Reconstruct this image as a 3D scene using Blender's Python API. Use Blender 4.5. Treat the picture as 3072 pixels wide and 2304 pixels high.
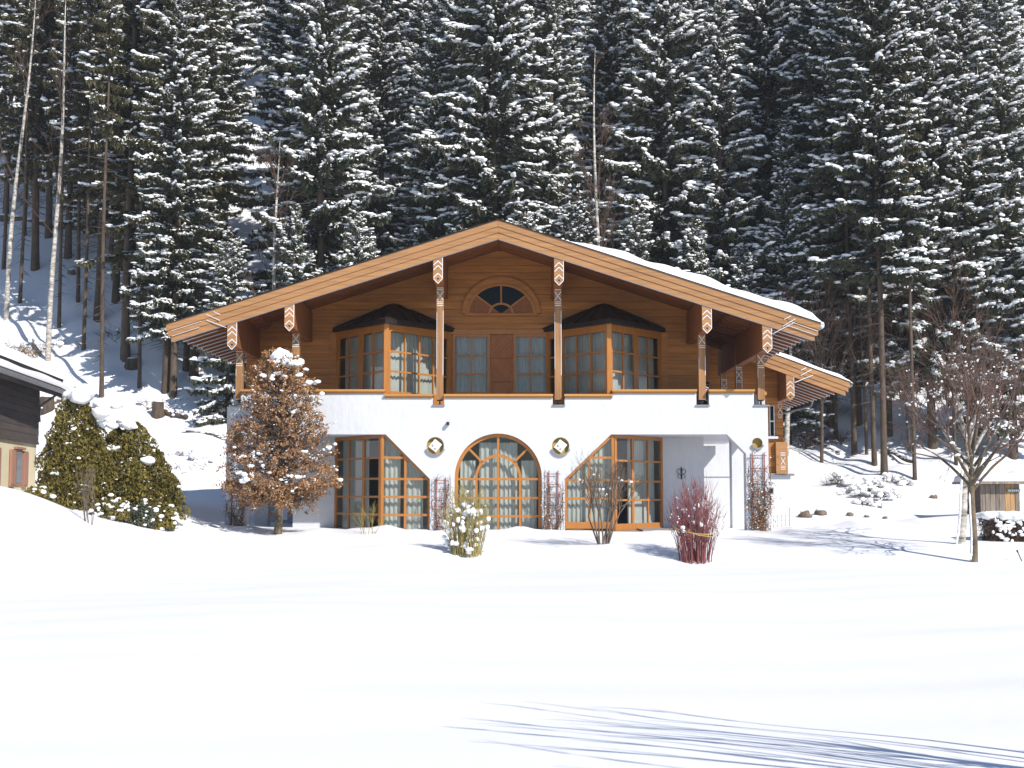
import bpy, bmesh, math, random
import numpy as np
from mathutils import Vector, Matrix

# ------------------------------------------------------------------ camera, sky, sun, exposure
scene = bpy.context.scene
for o in list(bpy.data.objects):
    bpy.data.objects.remove(o)
FPX, CX, CY, HORIZON, CAMZ = 4000.0, 1536.0, 1152.0, 1480.0, 1.1      # lens length in photo pixels (3072 wide)
PITCH = math.atan((HORIZON - CY) / FPX)
cam = bpy.data.cameras.new('camera')
cam.sensor_width = 36.0
cam.lens = FPX / 3072.0 * 36.0
cam.clip_start = 0.1
cam.clip_end = 1000.0
camo = bpy.data.objects.new('camera', cam)
scene.collection.objects.link(camo)
camo.location = (0, 0, CAMZ)
camo.rotation_euler = (math.pi / 2 + PITCH, 0, 0)
scene.camera = camo

SUNV = Vector((-0.88, 1.0, -1.06)).normalized()                        # direction the sunlight travels
SUN_EL = math.asin(-SUNV.z)
SUN_ROT = math.atan2(-SUNV.x, -SUNV.y)
world = bpy.data.worlds.new('World')
scene.world = world
world.use_nodes = True
wn = world.node_tree.nodes
wl = world.node_tree.links
bgn = wn['Background']
sky = wn.new('ShaderNodeTexSky')
sky.sky_type = 'NISHITA'
sky.sun_disc = False
sky.sun_elevation = SUN_EL
sky.sun_rotation = SUN_ROT
sky.altitude = 1500
sky.air_density = 1.0
sky.dust_density = 0.4
sky.ozone_density = 3.0
wl.new(sky.outputs[0], bgn.inputs[0])
bgn.inputs[1].default_value = 0.105
sl = bpy.data.lights.new('sun', 'SUN')
sl.energy = 4.4
sl.angle = math.radians(0.5)
sl.color = (1.0, 0.955, 0.88)
so = bpy.data.objects.new('sun', sl)
scene.collection.objects.link(so)
so.location = (30, -30, 60)
so.rotation_euler = SUNV.to_track_quat('-Z', 'Y').to_euler()
scene.view_settings.view_transform = 'Standard'
scene.view_settings.look = 'None'
scene.view_settings.exposure = 0.42
scene.view_settings.gamma = 1.0
scene.render.engine = 'CYCLES'
scene.cycles.max_bounces = 4
scene.cycles.diffuse_bounces = 2
scene.cycles.glossy_bounces = 2
scene.cycles.transparent_max_bounces = 8
scene.cycles.caustics_reflective = False
scene.cycles.caustics_refractive = False

COL = scene.collection
random.seed(7)
RNG = np.random.default_rng(11)

# ------------------------------------------------------------------ photo pixel -> world at a chosen depth
SP, CP = math.sin(PITCH), math.cos(PITCH)
def ray(px, py):
    u, v = (px - CX) / FPX, (CY - py) / FPX
    return (u, CP - v * SP, SP + v * CP)
def W(px, py, D):
    d = ray(px, py)
    s = D / d[1]
    return Vector((d[0] * s, D, CAMZ + d[2] * s))
def XW(px, D, py=1300):
    return W(px, py, D).x
def ZW(py, D):
    return W(CX, py, D).z

# ------------------------------------------------------------------ terrain height
def sm(a, b, x):
    t = np.clip((np.asarray(x, float) - a) / (b - a), 0, 1)
    return t * t * (3 - 2 * t)
def ramp(t, w):
    return w * np.logaddexp(0, np.asarray(t, float) / w)
def bump(x, y, cx, cy, rx, ry, h):
    return h * np.exp(-((x - cx) / rx) ** 2 - ((y - cy) / ry) ** 2)
def H(x, y):
    x = np.asarray(x, float); y = np.asarray(y, float)
    z = -0.6 + 0.57 * sm(30.3, 39.0, y)
    hl = 0.52 * ramp(y - 53.3, 0.7) + 0.13 * ramp(y - 62, 1.5)
    hr = 0.25 * ramp(y - 50, 1.2) + 0.38 * ramp(y - 63, 2.0)
    t = sm(-4, 9, x)
    hill = hl * (1 - t) + hr * t
    z = z + hill
    z = z + 1.85 * sm(-7.5, -12.6, x) * sm(20, 30, y) * (1 - 0.55 * sm(31.5, 36.5, y))
    z = z + bump(x, y, -2.9, 34.0, 1.5, 1.1, 0.16) + bump(x, y, 3.1, 34.0, 1.5, 0.9, 0.14)
    z = z + bump(x, y, 10.5, 34.0, 4.0, 2.0, 0.18) + bump(x, y, 14.5, 41.0, 4.0, 2.0, 0.45)
    z = z + 0.05 * np.sin(x * 0.31 + 0.7) * np.sin(y * 0.23 + 0.4) + 0.02 * np.sin(x * 0.9 + y * 0.7) * np.sin(y * 0.8 - 0.3 * x)
    z = z - bump(x, y, -1.2, 33.0, .75, .5, 0.13) - bump(x, y, 4.45, 32.2, .8, .5, 0.11) - bump(x, y, -6.8, 38.3, .5, .45, 0.08)
    wallband = sm(37.6, 39.4, y) * (1 - sm(40.2, 41.5, y))
    z = z + wallband * (0.07 + 0.06 * np.sin(x * 1.3 + .6) + 0.04 * np.sin(x * 3.1 + 1) + .03 * np.sin(x * 6.3)) * (1 - bump(x, y, 3.0, 40.0, 1.9, 4, 1.0))
    near = 1 - sm(26, 34, y)
    z = z + near * (0.022 * np.sin(1.15 * y + 0.8 * np.sin(0.35 * x + 1) + 0.25 * x) + 0.012 * np.sin(2.9 * y - 0.6 * x + 1.5 * np.sin(.5 * x)) + 0.05 * np.sin(.28 * x - .33 * y + 2))
    rough = np.clip(hill / 2.0, 0, 1)
    z = z + rough * (0.16 * np.sin(x * 0.83 + 1.3) * np.sin(y * 0.71) + 0.10 * np.sin(x * 1.9 + y * 1.1) + 0.07 * np.sin(2.7 * y - 1.3 * x) + 0.5 * np.sin(x * 0.13 + 2) * np.sin(y * 0.17))
    return z
def hz(x, y):
    return float(H(x, y))
def ground_hit(px, py, d0=12.0, d1=190.0):
    ds = np.linspace(d0, d1, 4000)
    d = ray(px, py)
    xs = d[0] / d[1] * ds
    zs = CAMZ + d[2] / d[1] * ds
    below = zs < H(xs, ds)
    i = int(np.argmax(below)) if below.any() else len(ds) - 1
    D = float(ds[i]); X = float(xs[i])
    return Vector((X, D, hz(X, D)))

# ------------------------------------------------------------------ materials
def nmat(name, color, rough=0.6, var=0.0, scale=(4, 4, 4), bump_s=0.0, bump_scale=(30, 30, 30), rnd=0.0, spec=0.3, metal=0.0, detail=4.0, dark=None, coords='Object'):
    m = bpy.data.materials.new(name)
    m.use_nodes = True
    nt = m.node_tree; n = nt.nodes; l = nt.links
    b = n['Principled BSDF']
    b.inputs['Roughness'].default_value = rough
    b.inputs['Specular IOR Level'].default_value = spec
    b.inputs['Metallic'].default_value = metal
    b.inputs['Base Color'].default_value = (*color, 1)
    tc = n.new('ShaderNodeTexCoord')
    last = None
    if var > 0:
        mp = n.new('ShaderNodeMapping'); mp.inputs['Scale'].default_value = scale
        l.new(tc.outputs[coords], mp.inputs['Vector'])
        nz = n.new('ShaderNodeTexNoise'); nz.inputs['Scale'].default_value = 1.0; nz.inputs['Detail'].default_value = detail
        nz.inputs['Roughness'].default_value = 0.65
        l.new(mp.outputs[0], nz.inputs['Vector'])
        mr = n.new('ShaderNodeMapRange'); mr.inputs['From Min'].default_value = 0.3; mr.inputs['From Max'].default_value = 0.7
        l.new(nz.outputs['Fac'], mr.inputs['Value'])
        mx = n.new('ShaderNodeMix'); mx.data_type = 'RGBA'
        dk = dark if dark else tuple(c * (1 - var) for c in color)
        lt = tuple(min(1, c * (1 + var * 0.6)) for c in color)
        mx.inputs['A'].default_value = (*dk, 1); mx.inputs['B'].default_value = (*lt, 1)
        l.new(mr.outputs[0], mx.inputs['Factor'])
        last = mx.outputs['Result']
    if rnd > 0:
        oi = n.new('ShaderNodeObjectInfo')
        mr2 = n.new('ShaderNodeMapRange'); mr2.inputs['To Min'].default_value = 1 - rnd; mr2.inputs['To Max'].default_value = 1 + rnd
        l.new(oi.outputs['Random'], mr2.inputs['Value'])
        hs = n.new('ShaderNodeHueSaturation'); hs.inputs['Color'].default_value = (*color, 1)
        if last: l.new(last, hs.inputs['Color'])
        l.new(mr2.outputs[0], hs.inputs['Value'])
        last = hs.outputs['Color']
    if last: l.new(last, b.inputs['Base Color'])
    if bump_s > 0:
        mp2 = n.new('ShaderNodeMapping'); mp2.inputs['Scale'].default_value = bump_scale
        l.new(tc.outputs[coords], mp2.inputs['Vector'])
        nz2 = n.new('ShaderNodeTexNoise'); nz2.inputs['Scale'].default_value = 1.0; nz2.inputs['Detail'].default_value = 5.0
        l.new(mp2.outputs[0], nz2.inputs['Vector'])
        bp = n.new('ShaderNodeBump'); bp.inputs['Strength'].default_value = bump_s; bp.inputs['Distance'].default_value = 0.02
        l.new(nz2.outputs['Fac'], bp.inputs['Height'])
        l.new(bp.outputs[0], b.inputs['Normal'])
    return m

M = {}
M['snow'] = nmat('snow', (0.785, 0.787, 0.815), 0.75, bump_s=0.25, bump_scale=(5, 5, 5), spec=0.2)
M['snow_tree'] = nmat('snow_on_branches', (0.93, 0.94, 0.955), 0.8, spec=0.1)
M['stucco'] = nmat('white_stucco', (0.60, 0.612, 0.645), 0.85, var=0.04, scale=(.8, .8, .8), bump_s=0.9, bump_scale=(5, 5, 3), spec=0.2)
M['cream'] = nmat('cream_stucco', (0.72, 0.64, 0.44), 0.85, var=0.06, scale=(1, 1, 1), bump_s=0.3, bump_scale=(9, 9, 9), spec=0.2)
M['fascia'] = nmat('pale_larch', (0.375, 0.19, 0.08), 0.6, var=0.28, scale=(0.7, 5, 14), bump_s=0.15, bump_scale=(1.5, 40, 40), rnd=0.05)
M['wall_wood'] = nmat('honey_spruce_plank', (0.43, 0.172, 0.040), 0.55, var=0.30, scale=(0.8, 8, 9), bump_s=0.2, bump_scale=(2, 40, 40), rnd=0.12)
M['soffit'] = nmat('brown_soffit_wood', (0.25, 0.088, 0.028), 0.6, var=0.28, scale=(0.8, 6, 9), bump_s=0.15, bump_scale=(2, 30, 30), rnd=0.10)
M['post'] = nmat('weathered_post_wood', (0.34, 0.175, 0.075), 0.65, var=0.3, scale=(12, 12, 0.7), bump_s=0.25, bump_scale=(40, 40, 2), rnd=0.06)
M['frame'] = nmat('orange_window_wood', (0.42, 0.165, 0.036), 0.42, var=0.14, scale=(7, 7, 2), bump_s=0.05, bump_scale=(40, 40, 6), spec=0.4)
M['panel'] = nmat('red_brown_panel_wood', (0.36, 0.125, 0.035), 0.5, var=0.2, scale=(9, 9, 2), bump_s=0.1, bump_scale=(30, 30, 8), rnd=0.08)
M['rail'] = nmat('varnished_rail', (0.50, 0.235, 0.06), 0.35, var=0.15, scale=(0.8, 9, 9), spec=0.5, rnd=0.04)
M['white'] = nmat('white_paint', (0.74, 0.78, 0.82), 0.6)
M['blue'] = nmat('pale_blue_paint', (0.25, 0.45, 0.62), 0.6)
M['metal'] = nmat('grey_metal', (0.22, 0.22, 0.23), 0.45, var=0.2, metal=0.3)
M['slate'] = nmat('dark_sheet_roof', (0.022, 0.019, 0.018), 0.5, var=0.3, scale=(2, 2, 2), spec=0.3)
M['sill'] = nmat('grey_stone_sill', (0.24, 0.23, 0.24), 0.7, var=0.2, scale=(6, 6, 6))
M['brass'] = nmat('brass_niche', (0.42, 0.30, 0.085), 0.5, var=0.18, scale=(9, 9, 9), spec=0.4)
M['paper'] = nmat('printed_plate', (0.82, 0.82, 0.80), 0.6)
M['ink'] = nmat('grey_print', (0.28, 0.27, 0.30), 0.7)
M['ink_blue'] = nmat('pale_blue_print', (0.45, 0.62, 0.72), 0.7)
M['black'] = nmat('black_iron', (0.02, 0.02, 0.022), 0.5)
M['paving'] = nmat('pinkish_paving', (0.30, 0.245, 0.22), 0.8, var=0.25, scale=(5, 5, 5), bump_s=0.3, rnd=0.1)
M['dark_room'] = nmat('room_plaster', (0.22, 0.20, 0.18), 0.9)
M['needles'] = nmat('spruce_needles', (0.092, 0.100, 0.062), 0.7, var=0.45, scale=(1.3, 1.3, 1.3), rnd=0.25, spec=0.15)
M['needles_dark'] = nmat('olive_spruce_needles', (0.085, 0.078, 0.038), 0.7, var=0.4, scale=(1.3, 1.3, 1.3), rnd=0.25, spec=0.15)
M['bark'] = nmat('spruce_bark', (0.105, 0.075, 0.055), 0.9, var=0.45, scale=(6, 6, 2), bump_s=0.6, bump_scale=(18, 18, 6), rnd=0.2)
M['birch'] = nmat('birch_bark', (0.52, 0.48, 0.43), 0.8, var=0.75, scale=(3, 3, 9), bump_s=0.2, dark=(0.07, 0.06, 0.05))
M['twig'] = nmat('brown_twigs', (0.115, 0.07, 0.05), 0.85, var=0.3, scale=(3, 3, 3))
M['twig_grey'] = nmat('grey_twigs', (0.16, 0.125, 0.095), 0.85, var=0.35, scale=(4, 4, 4))
M['twig_pale'] = nmat('pale_twigs', (0.175, 0.112, 0.090), 0.85, var=0.3, scale=(3, 3, 3))
M['twig_red'] = nmat('red_dogwood_twigs', (0.26, 0.085, 0.085), 0.6, var=0.35, scale=(3, 3, 3))
M['twig_yellow'] = nmat('yellow_dogwood_twigs', (0.36, 0.29, 0.10), 0.6, var=0.35, scale=(3, 3, 3))
M['lichen_bark'] = nmat('lichen_bark', (0.165, 0.12, 0.075), 0.9, var=0.6, scale=(4, 4, 3), bump_s=0.5, bump_scale=(20, 20, 9), dark=(0.07, 0.06, 0.045))
M['leaf'] = nmat('withered_leaf', (0.37, 0.20, 0.095), 0.6, var=0.55, scale=(3, 3, 3), spec=0.3)
M['thuja'] = nmat('thuja_foliage', (0.170, 0.135, 0.032), 0.7, var=0.5, scale=(2.2, 2.2, 2.2), spec=0.2)
M['old_wood'] = nmat('old_dark_boards', (0.085, 0.068, 0.062), 0.8, var=0.3, scale=(1, 1, 8), bump_s=0.3, bump_scale=(3, 3, 40), rnd=0.12)
M['shutter'] = nmat('pink_brown_shutter', (0.38, 0.19, 0.13), 0.6, var=0.12, scale=(8, 8, 2), rnd=0.1)
M['hut'] = nmat('grey_hut_board', (0.26, 0.21, 0.17), 0.85, var=0.5, scale=(9, 9, 1.2), bump_s=0.4, bump_scale=(30, 30, 3), rnd=0.3)
M['hut_new'] = nmat('fresh_hut_board', (0.46, 0.27, 0.13), 0.8, var=0.35, scale=(9, 9, 1.2), rnd=0.1)
M['green_sign'] = nmat('green_sign', (0.05, 0.28, 0.22), 0.5)
M['trellis'] = nmat('rust_red_trellis', (0.30, 0.085, 0.055), 0.6, var=0.2, scale=(5, 5, 5))
M['rock'] = nmat('brown_rock', (0.17, 0.13, 0.10), 0.9, var=0.5, scale=(4, 4, 4), bump_s=0.6, bump_scale=(12, 12, 12))
M['grass'] = nmat('dry_grass', (0.22, 0.12, 0.035), 0.9, var=0.4, scale=(3, 3, 3))
M['rope'] = nmat('yellow_rope', (0.42, 0.30, 0.10), 0.8)
M['stump'] = nmat('cut_wood', (0.33, 0.23, 0.15), 0.85, var=0.3, scale=(6, 6, 6))

def glass_mat(name, tint, refl):
    m = bpy.data.materials.new(name); m.use_nodes = True
    nt = m.node_tree; n = nt.nodes; l = nt.links
    n.remove(n['Principled BSDF'])
    tr = n.new('ShaderNodeBsdfTransparent'); tr.inputs[0].default_value = (*tint, 1)
    gl = n.new('ShaderNodeBsdfGlossy'); gl.inputs['Roughness'].default_value = 0.03
    fr = n.new('ShaderNodeFresnel'); fr.inputs[0].default_value = refl
    mx = n.new('ShaderNodeMixShader')
    ge = n.new('ShaderNodeNewGeometry'); inv = n.new('ShaderNodeMath'); inv.operation = 'SUBTRACT'; inv.inputs[0].default_value = 1.0
    mul = n.new('ShaderNodeMath'); mul.operation = 'MULTIPLY'                 # a pane reflects once, at its outer face
    l.new(ge.outputs['Backfacing'], inv.inputs[1]); l.new(inv.outputs[0], mul.inputs[0]); l.new(fr.outputs[0], mul.inputs[1])
    l.new(mul.outputs[0], mx.inputs[0]); l.new(tr.outputs[0], mx.inputs[1]); l.new(gl.outputs[0], mx.inputs[2])
    l.new(mx.outputs[0], n['Material Output'].inputs[0])
    return m
M['glass'] = glass_mat('window_glass', (0.93, 0.95, 0.94), 1.5)
def curtain_mat():
    m = bpy.data.materials.new('sheer_curtain'); m.use_nodes = True
    nt = m.node_tree; n = nt.nodes; l = nt.links
    n.remove(n['Principled BSDF'])
    df = n.new('ShaderNodeBsdfDiffuse'); df.inputs[0].default_value = (0.66, 0.67, 0.64, 1)
    tl = n.new('ShaderNodeBsdfTranslucent'); tl.inputs[0].default_value = (0.5, 0.5, 0.48, 1)
    tr = n.new('ShaderNodeBsdfTransparent')
    a = n.new('ShaderNodeMixShader'); a.inputs[0].default_value = 0.25
    b = n.new('ShaderNodeMixShader'); b.inputs[0].default_value = 0.14
    l.new(df.outputs[0], a.inputs[1]); l.new(tl.outputs[0], a.inputs[2])
    l.new(a.outputs[0], b.inputs[1]); l.new(tr.outputs[0], b.inputs[2])
    l.new(b.outputs[0], n['Material Output'].inputs[0])
    return m
M['curtain'] = curtain_mat()

# ------------------------------------------------------------------ object helpers
WORLD = {}
def np_mesh(name, verts, faces, smooth=False):
    """faces: (n,3) or (n,4) int array"""
    verts = np.asarray(verts, np.float32).reshape(-1, 3)
    faces = np.asarray(faces, np.int32)
    me = bpy.data.meshes.new(name)
    k = faces.shape[1]
    me.vertices.add(len(verts)); me.vertices.foreach_set('co', verts.ravel())
    me.loops.add(faces.size); me.loops.foreach_set('vertex_index', faces.ravel())
    me.polygons.add(len(faces))
    me.polygons.foreach_set('loop_start', np.arange(0, faces.size, k, dtype=np.int32))
    me.polygons.foreach_set('loop_total', np.full(len(faces), k, np.int32))
    if smooth:
        me.polygons.foreach_set('use_smooth', np.ones(len(faces), bool))
    me.update(calc_edges=True)
    return me
def link(name, me, mat=None, parent=None):
    o = bpy.data.objects.new(name, me)
    COL.objects.link(o)
    if mat is not None and me is not None and not me.materials:
        me.materials.append(M[mat] if isinstance(mat, str) else mat)
    WORLD[o] = Matrix.Identity(4)
    if parent is not None:
        o.parent = parent
        o.matrix_parent_inverse = WORLD[parent].inverted()
    return o
def tag(o, label, cat, group=None):
    o['label'] = label; o['category'] = cat
    if group: o['group'] = group
    return o
def thing(name, loc, label, cat, group=None):
    o = bpy.data.objects.new(name, None)
    COL.objects.link(o)
    o.empty_display_size = 0.2
    o.location = loc
    WORLD[o] = Matrix.Translation(Vector(loc))
    return tag(o, label, cat, group)
def local_part(name, me, mat, parent):
    """a part whose mesh is in its thing's own coordinates"""
    o = bpy.data.objects.new(name, me)
    COL.objects.link(o)
    if not me.materials: me.materials.append(M[mat])
    o.parent = parent
    WORLD[o] = WORLD[parent].copy()
    return o
def copy_thing(src, loc, rz, sc, label, group=None):
    r = src.copy(); COL.objects.link(r)
    r.location = loc; r.rotation_euler = (0, 0, rz); r.scale = (sc[0], sc[0], sc[1])
    r['label'] = label
    if group: r['group'] = group
    for ch in src.children:
        c = ch.copy(); COL.objects.link(c); c.parent = r
    return r

class MB:
    def __init__(s): s.v = []; s.f = []
    def add(s, vs, fs):
        b = len(s.v); s.v.extend([tuple(v) for v in vs]); s.f.extend([tuple(i + b for i in f) for f in fs])
    def box(s, x0, x1, y0, y1, z0, z1):
        s.hexa([(x0, y0, z0), (x1, y0, z0), (x1, y1, z0), (x0, y1, z0), (x0, y0, z1), (x1, y0, z1), (x1, y1, z1), (x0, y1, z1)])
        return s
    def hexa(s, p):
        s.add(p, [(0, 3, 2, 1), (4, 5, 6, 7), (0, 1, 5, 4), (1, 2, 6, 5), (2, 3, 7, 6), (3, 0, 4, 7)]); return s
    def prism(s, poly, fn, d0, d1):
        """poly: list of (u,v) anticlockwise; fn(u,v,d) -> point; d1 = outer face"""
        n = len(poly)
        vs = [fn(u, v, d0) for u, v in poly] + [fn(u, v, d1) for u, v in poly]
        fs = [tuple(range(n, 2 * n)), tuple(range(n - 1, -1, -1))] + [(i, (i + 1) % n, (i + 1) % n + n, i + n) for i in range(n)]
        s.add(vs, fs); return s
    def ring(s, outer, inner, fn, d0, d1):
        n = len(outer)
        vs = [fn(u, v, d0) for u, v in outer] + [fn(u, v, d0) for u, v in inner] + [fn(u, v, d1) for u, v in outer] + [fn(u, v, d1) for u, v in inner]
        fs = []
        for i in range(n):
            j = (i + 1) % n
            fs += [(2 * n + i, 2 * n + j, 3 * n + j, 3 * n + i), (i, n + i, n + j, j), (i, j, 2 * n + j, 2 * n + i), (n + i, 3 * n + i, 3 * n + j, n + j)]
        s.add(vs, fs); return s
    def tube(s, pts, rad, sides=6, caps=True):
        pts = [Vector(p) for p in pts]; n = len(pts)
        base = len(s.v)
        for i, p in enumerate(pts):
            d = (pts[min(i + 1, n - 1)] - pts[max(i - 1, 0)])
            d = d.normalized() if d.length > 1e-6 else Vector((0, 0, 1))
            a = d.orthogonal().normalized() if abs(d.z) < 0.9 else d.cross(Vector((0, 1, 0))).normalized()
            b = d.cross(a)
            r = rad[i] if isinstance(rad, (list, tuple)) else rad
            for k in range(sides):
                t = 2 * math.pi * k / sides
                s.v.append(tuple(p + a * math.cos(t) * r + b * math.sin(t) * r))
        for i in range(n - 1):
            for k in range(sides):
                k2 = (k + 1) % sides
                s.f.append((base + i * sides + k, base + i * sides + k2, base + (i + 1) * sides + k2, base + (i + 1) * sides + k))
        if caps:
            s.f.append(tuple(base + k for k in range(sides - 1, -1, -1)))
            s.f.append(tuple(base + (n - 1) * sides + k for k in range(sides)))
        return s
    def mesh(s, name, smooth=False):
        me = bpy.data.meshes.new(name)
        me.from_pydata(s.v, [], s.f)
        bm = bmesh.new(); bm.from_mesh(me); bmesh.ops.recalc_face_normals(bm, faces=bm.faces); bm.to_mesh(me); bm.free()
        if smooth:
            for p in me.polygons: p.use_smooth = True
        me.update()
        return me
    def build(s, name, mat, parent=None, smooth=False):
        return link(name, s.mesh(name, smooth), mat, parent)

def strip_poly(p0, p1, w):
    (x0, y0), (x1, y1) = p0, p1
    L = math.hypot(x1 - x0, y1 - y0) or 1e-6
    nx, ny = -(y1 - y0) / L * w / 2, (x1 - x0) / L * w / 2
    return [(x0 - nx, y0 - ny), (x1 - nx, y1 - ny), (x1 + nx, y1 + ny), (x0 + nx, y0 + ny)]
def inset(poly, d, first=None):
    n = len(poly); out = []; d_ = d
    lines = []
    for i in range(n):
        (x0, y0), (x1, y1) = poly[i], poly[(i + 1) % n]
        L = math.hypot(x1 - x0, y1 - y0)
        d = first if (first and i == 0) else d_
        nx, ny = -(y1 - y0) / L, (x1 - x0) / L
        lines.append((x0 + nx * d, y0 + ny * d, x1 - x0, y1 - y0))
    for i in range(n):
        ax, ay, adx, ady = lines[i - 1]; bx, by, bdx, bdy = lines[i]
        den = adx * bdy - ady * bdx
        if abs(den) < 1e-9: out.append((bx, by)); continue
        t = ((bx - ax) * bdy - (by - ay) * bdx) / den
        out.append((ax + adx * t, ay + ady * t))
    return out
def clip(poly, convex):
    out = list(poly); n = len(convex)
    for i in range(n):
        (ax, ay), (bx, by) = convex[i], convex[(i + 1) % n]
        inp, out = out, []
        def side(p): return (bx - ax) * (p[1] - ay) - (by - ay) * (p[0] - ax)
        for k in range(len(inp)):
            p, q = inp[k], inp[(k + 1) % len(inp)]
            sp, sq = side(p), side(q)
            if sp >= -1e-9: out.append(p)
            if (sp > 1e-9 and sq < -1e-9) or (sp < -1e-9 and sq > 1e-9):
                t = sp / (sp - sq); out.append((p[0] + (q[0] - p[0]) * t, p[1] + (q[1] - p[1]) * t))
        if len(out) < 3: return []
    cl = []
    for p in out:
        if not cl or math.hypot(p[0] - cl[-1][0], p[1] - cl[-1][1]) > 1e-5: cl.append(p)
    return cl if len(cl) >= 3 else []
def area(poly):
    return abs(sum(poly[i - 1][0] * poly[i][1] - poly[i][0] * poly[i - 1][1] for i in range(len(poly)))) / 2

# lumps of snow: jittered icosahedra / icospheres
def ico(sub):
    bm = bmesh.new(); bmesh.ops.create_icosphere(bm, subdivisions=sub, radius=1.0)
    v = np.array([x.co[:] for x in bm.verts]); f = np.array([[x.index for x in fc.verts] for fc in bm.faces]); bm.free()
    return v, f
ICO1 = ico(1); ICO2 = ico(2); ICO3 = ico(3)
def blobs(C, Rr, tmpl, rng, jitter=0.18, yaw=None):
    """C (n,3) centres, Rr (n,3) radii -> verts, faces"""
    C = np.asarray(C, float).reshape(-1, 3); Rr = np.asarray(Rr, float).reshape(-1, 3)
    tv, tf = tmpl; n = len(C); k = len(tv)
    V = np.repeat(tv[None], n, 0) * (1 + rng.uniform(-jitter, jitter, (n, k, 1)))
    V = V * Rr[:, None, :]
    if yaw is not None:
        c, s = np.cos(yaw)[:, None], np.sin(yaw)[:, None]
        x, y = V[:, :, 0].copy(), V[:, :, 1].copy()
        V[:, :, 0] = x * c - y * s; V[:, :, 1] = x * s + y * c
    V = V + C[:, None, :]
    F = tf[None] + (np.arange(n) * k)[:, None, None]
    return V.reshape(-1, 3), F.reshape(-1, 3)
def cat(parts):
    vs, fs, b = [], [], 0
    for v, f in parts:
        if len(v) == 0: continue
        vs.append(v); fs.append(f + b); b += len(v)
    return np.concatenate(vs), np.concatenate(fs)
def tubes(P0, P1, R0, R1, sides=4):
    P0 = np.asarray(P0, float).reshape(-1, 3); P1 = np.asarray(P1, float).reshape(-1, 3)
    R0 = np.asarray(R0, float); R1 = np.asarray(R1, float)
    d = P1 - P0; d = d / (np.linalg.norm(d, axis=1, keepdims=True) + 1e-9)
    ref = np.where(np.abs(d[:, 2:3]) < 0.9, np.array([[0, 0, 1.0]]), np.array([[1.0, 0, 0]]))
    a = np.cross(d, ref); a /= np.linalg.norm(a, axis=1, keepdims=True) + 1e-9
    b = np.cross(d, a)
    n = len(P0); th = np.arange(sides) * 2 * np.pi / sides
    off = a[:, None] * np.cos(th)[None, :, None] + b[:, None] * np.sin(th)[None, :, None]
    V = np.concatenate([P0[:, None] + off * R0[:, None, None], P1[:, None] + off * R1[:, None, None]], 1)
    i = np.arange(sides); j = (i + 1) % sides
    q = np.stack([i, j, j + sides, i + sides], 1)
    t = np.concatenate([q[:, [0, 1, 2]], q[:, [0, 2, 3]]])
    F = t[None] + (np.arange(n) * 2 * sides)[:, None, None]
    return V.reshape(-1, 3), F.reshape(-1, 3)

# ------------------------------------------------------------------ the setting: snow ground
def build_ground():
    xs = np.concatenate([np.linspace(-110, -26, 40, endpoint=False), np.linspace(-26, 26, 190), np.linspace(26.6, 110, 30)])
    ys = np.concatenate([np.linspace(-25, 5, 16, endpoint=False), np.linspace(5, 30, 70, endpoint=False), np.linspace(30, 72, 190, endpoint=False), np.linspace(72, 230, 80)])
    X, Y = np.meshgrid(xs, ys)
    Z = H(X, Y)
    V = np.stack([X, Y, Z], -1).reshape(-1, 3)
    nx, ny = len(xs), len(ys)
    i = np.arange(nx * ny).reshape(ny, nx)
    F = np.stack([i[:-1, :-1], i[:-1, 1:], i[1:, 1:], i[1:, :-1]], -1).reshape(-1, 4)
    o = link('snow_ground', np_mesh('snow_ground', V, F, True), 'snow')
    o['kind'] = 'structure'
build_ground()

# ------------------------------------------------------------------ the chalet
DV, DF, DW, DB = 38.8, 40.0, 42.55, 48.6        # depths: verge, white front, upper wall, back
chalet = thing('chalet', (-0.43, 45.0, 0.0), 'wide alpine chalet with white lower storey and honey-coloured wooden upper storey under a gable roof', 'house')
def part(mb, name, mat, parent=chalet, smooth=False):
    return mb.build(name, mat, parent, smooth)
def front(D):
    return lambda u, v, d: (u, D - d, v)           # a plane facing the camera; d = how far proud
def plane(O, U, n):
    O, U, n = Vector(O), Vector(U), Vector(n)
    return lambda u, v, d: tuple(O + U * u + n * d + Vector((0, 0, v)))

# --- white front wall with its openings and round niches
xl, xr = XW(688, DF, 1400), XW(2306, DF, 1400)
zn, zo, zm = ZW(1219, DF), ZW(1181, DF), ZW(1195, DF)
zs = ZW(1303, DF)                                  # underside of the balcony
zch = ZW(1437, DF)
ZB = -0.9
def xf(px, py=1400): return XW(px, DF, py)
arch_c, arch_r, arch_z = xf(1494.5), xf(1494.5 + 131) - xf(1494.5), ZW(1434, DF)
NICHES = [(xf(1306, 1337), ZW(1337, DF), 0.262), (xf(1682, 1338), ZW(1338, DF), 0.262), (xf(2272, 1329), ZW(1329, DF), 0.16), (xf(716, 1320), ZW(1320, DF), 0.17)]
out = [(xl, ZB), (xf(740), ZB), (xf(740), ZW(1362, DF)), (xf(800), zs), (xf(1156), zs), (xf(1290), zch), (xf(1290), ZB)]
arch = [(arch_c + arch_r * math.cos(math.pi - math.pi * k / 28), arch_z + arch_r * 1.02 * math.sin(math.pi * k / 28)) for k in range(29)]
out += [(arch_c - arch_r, ZB)] + arch + [(arch_c + arch_r, ZB)]
out += [(xf(1694), ZB), (xf(1694), zch), (xf(1834), zs), (xf(2182), zs), (xf(2238), ZW(1360, DF)), (xf(2238), ZB), (xr, ZB), (xr, zn)]
def xt(px): return XW(px, DF, 1190)
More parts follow.
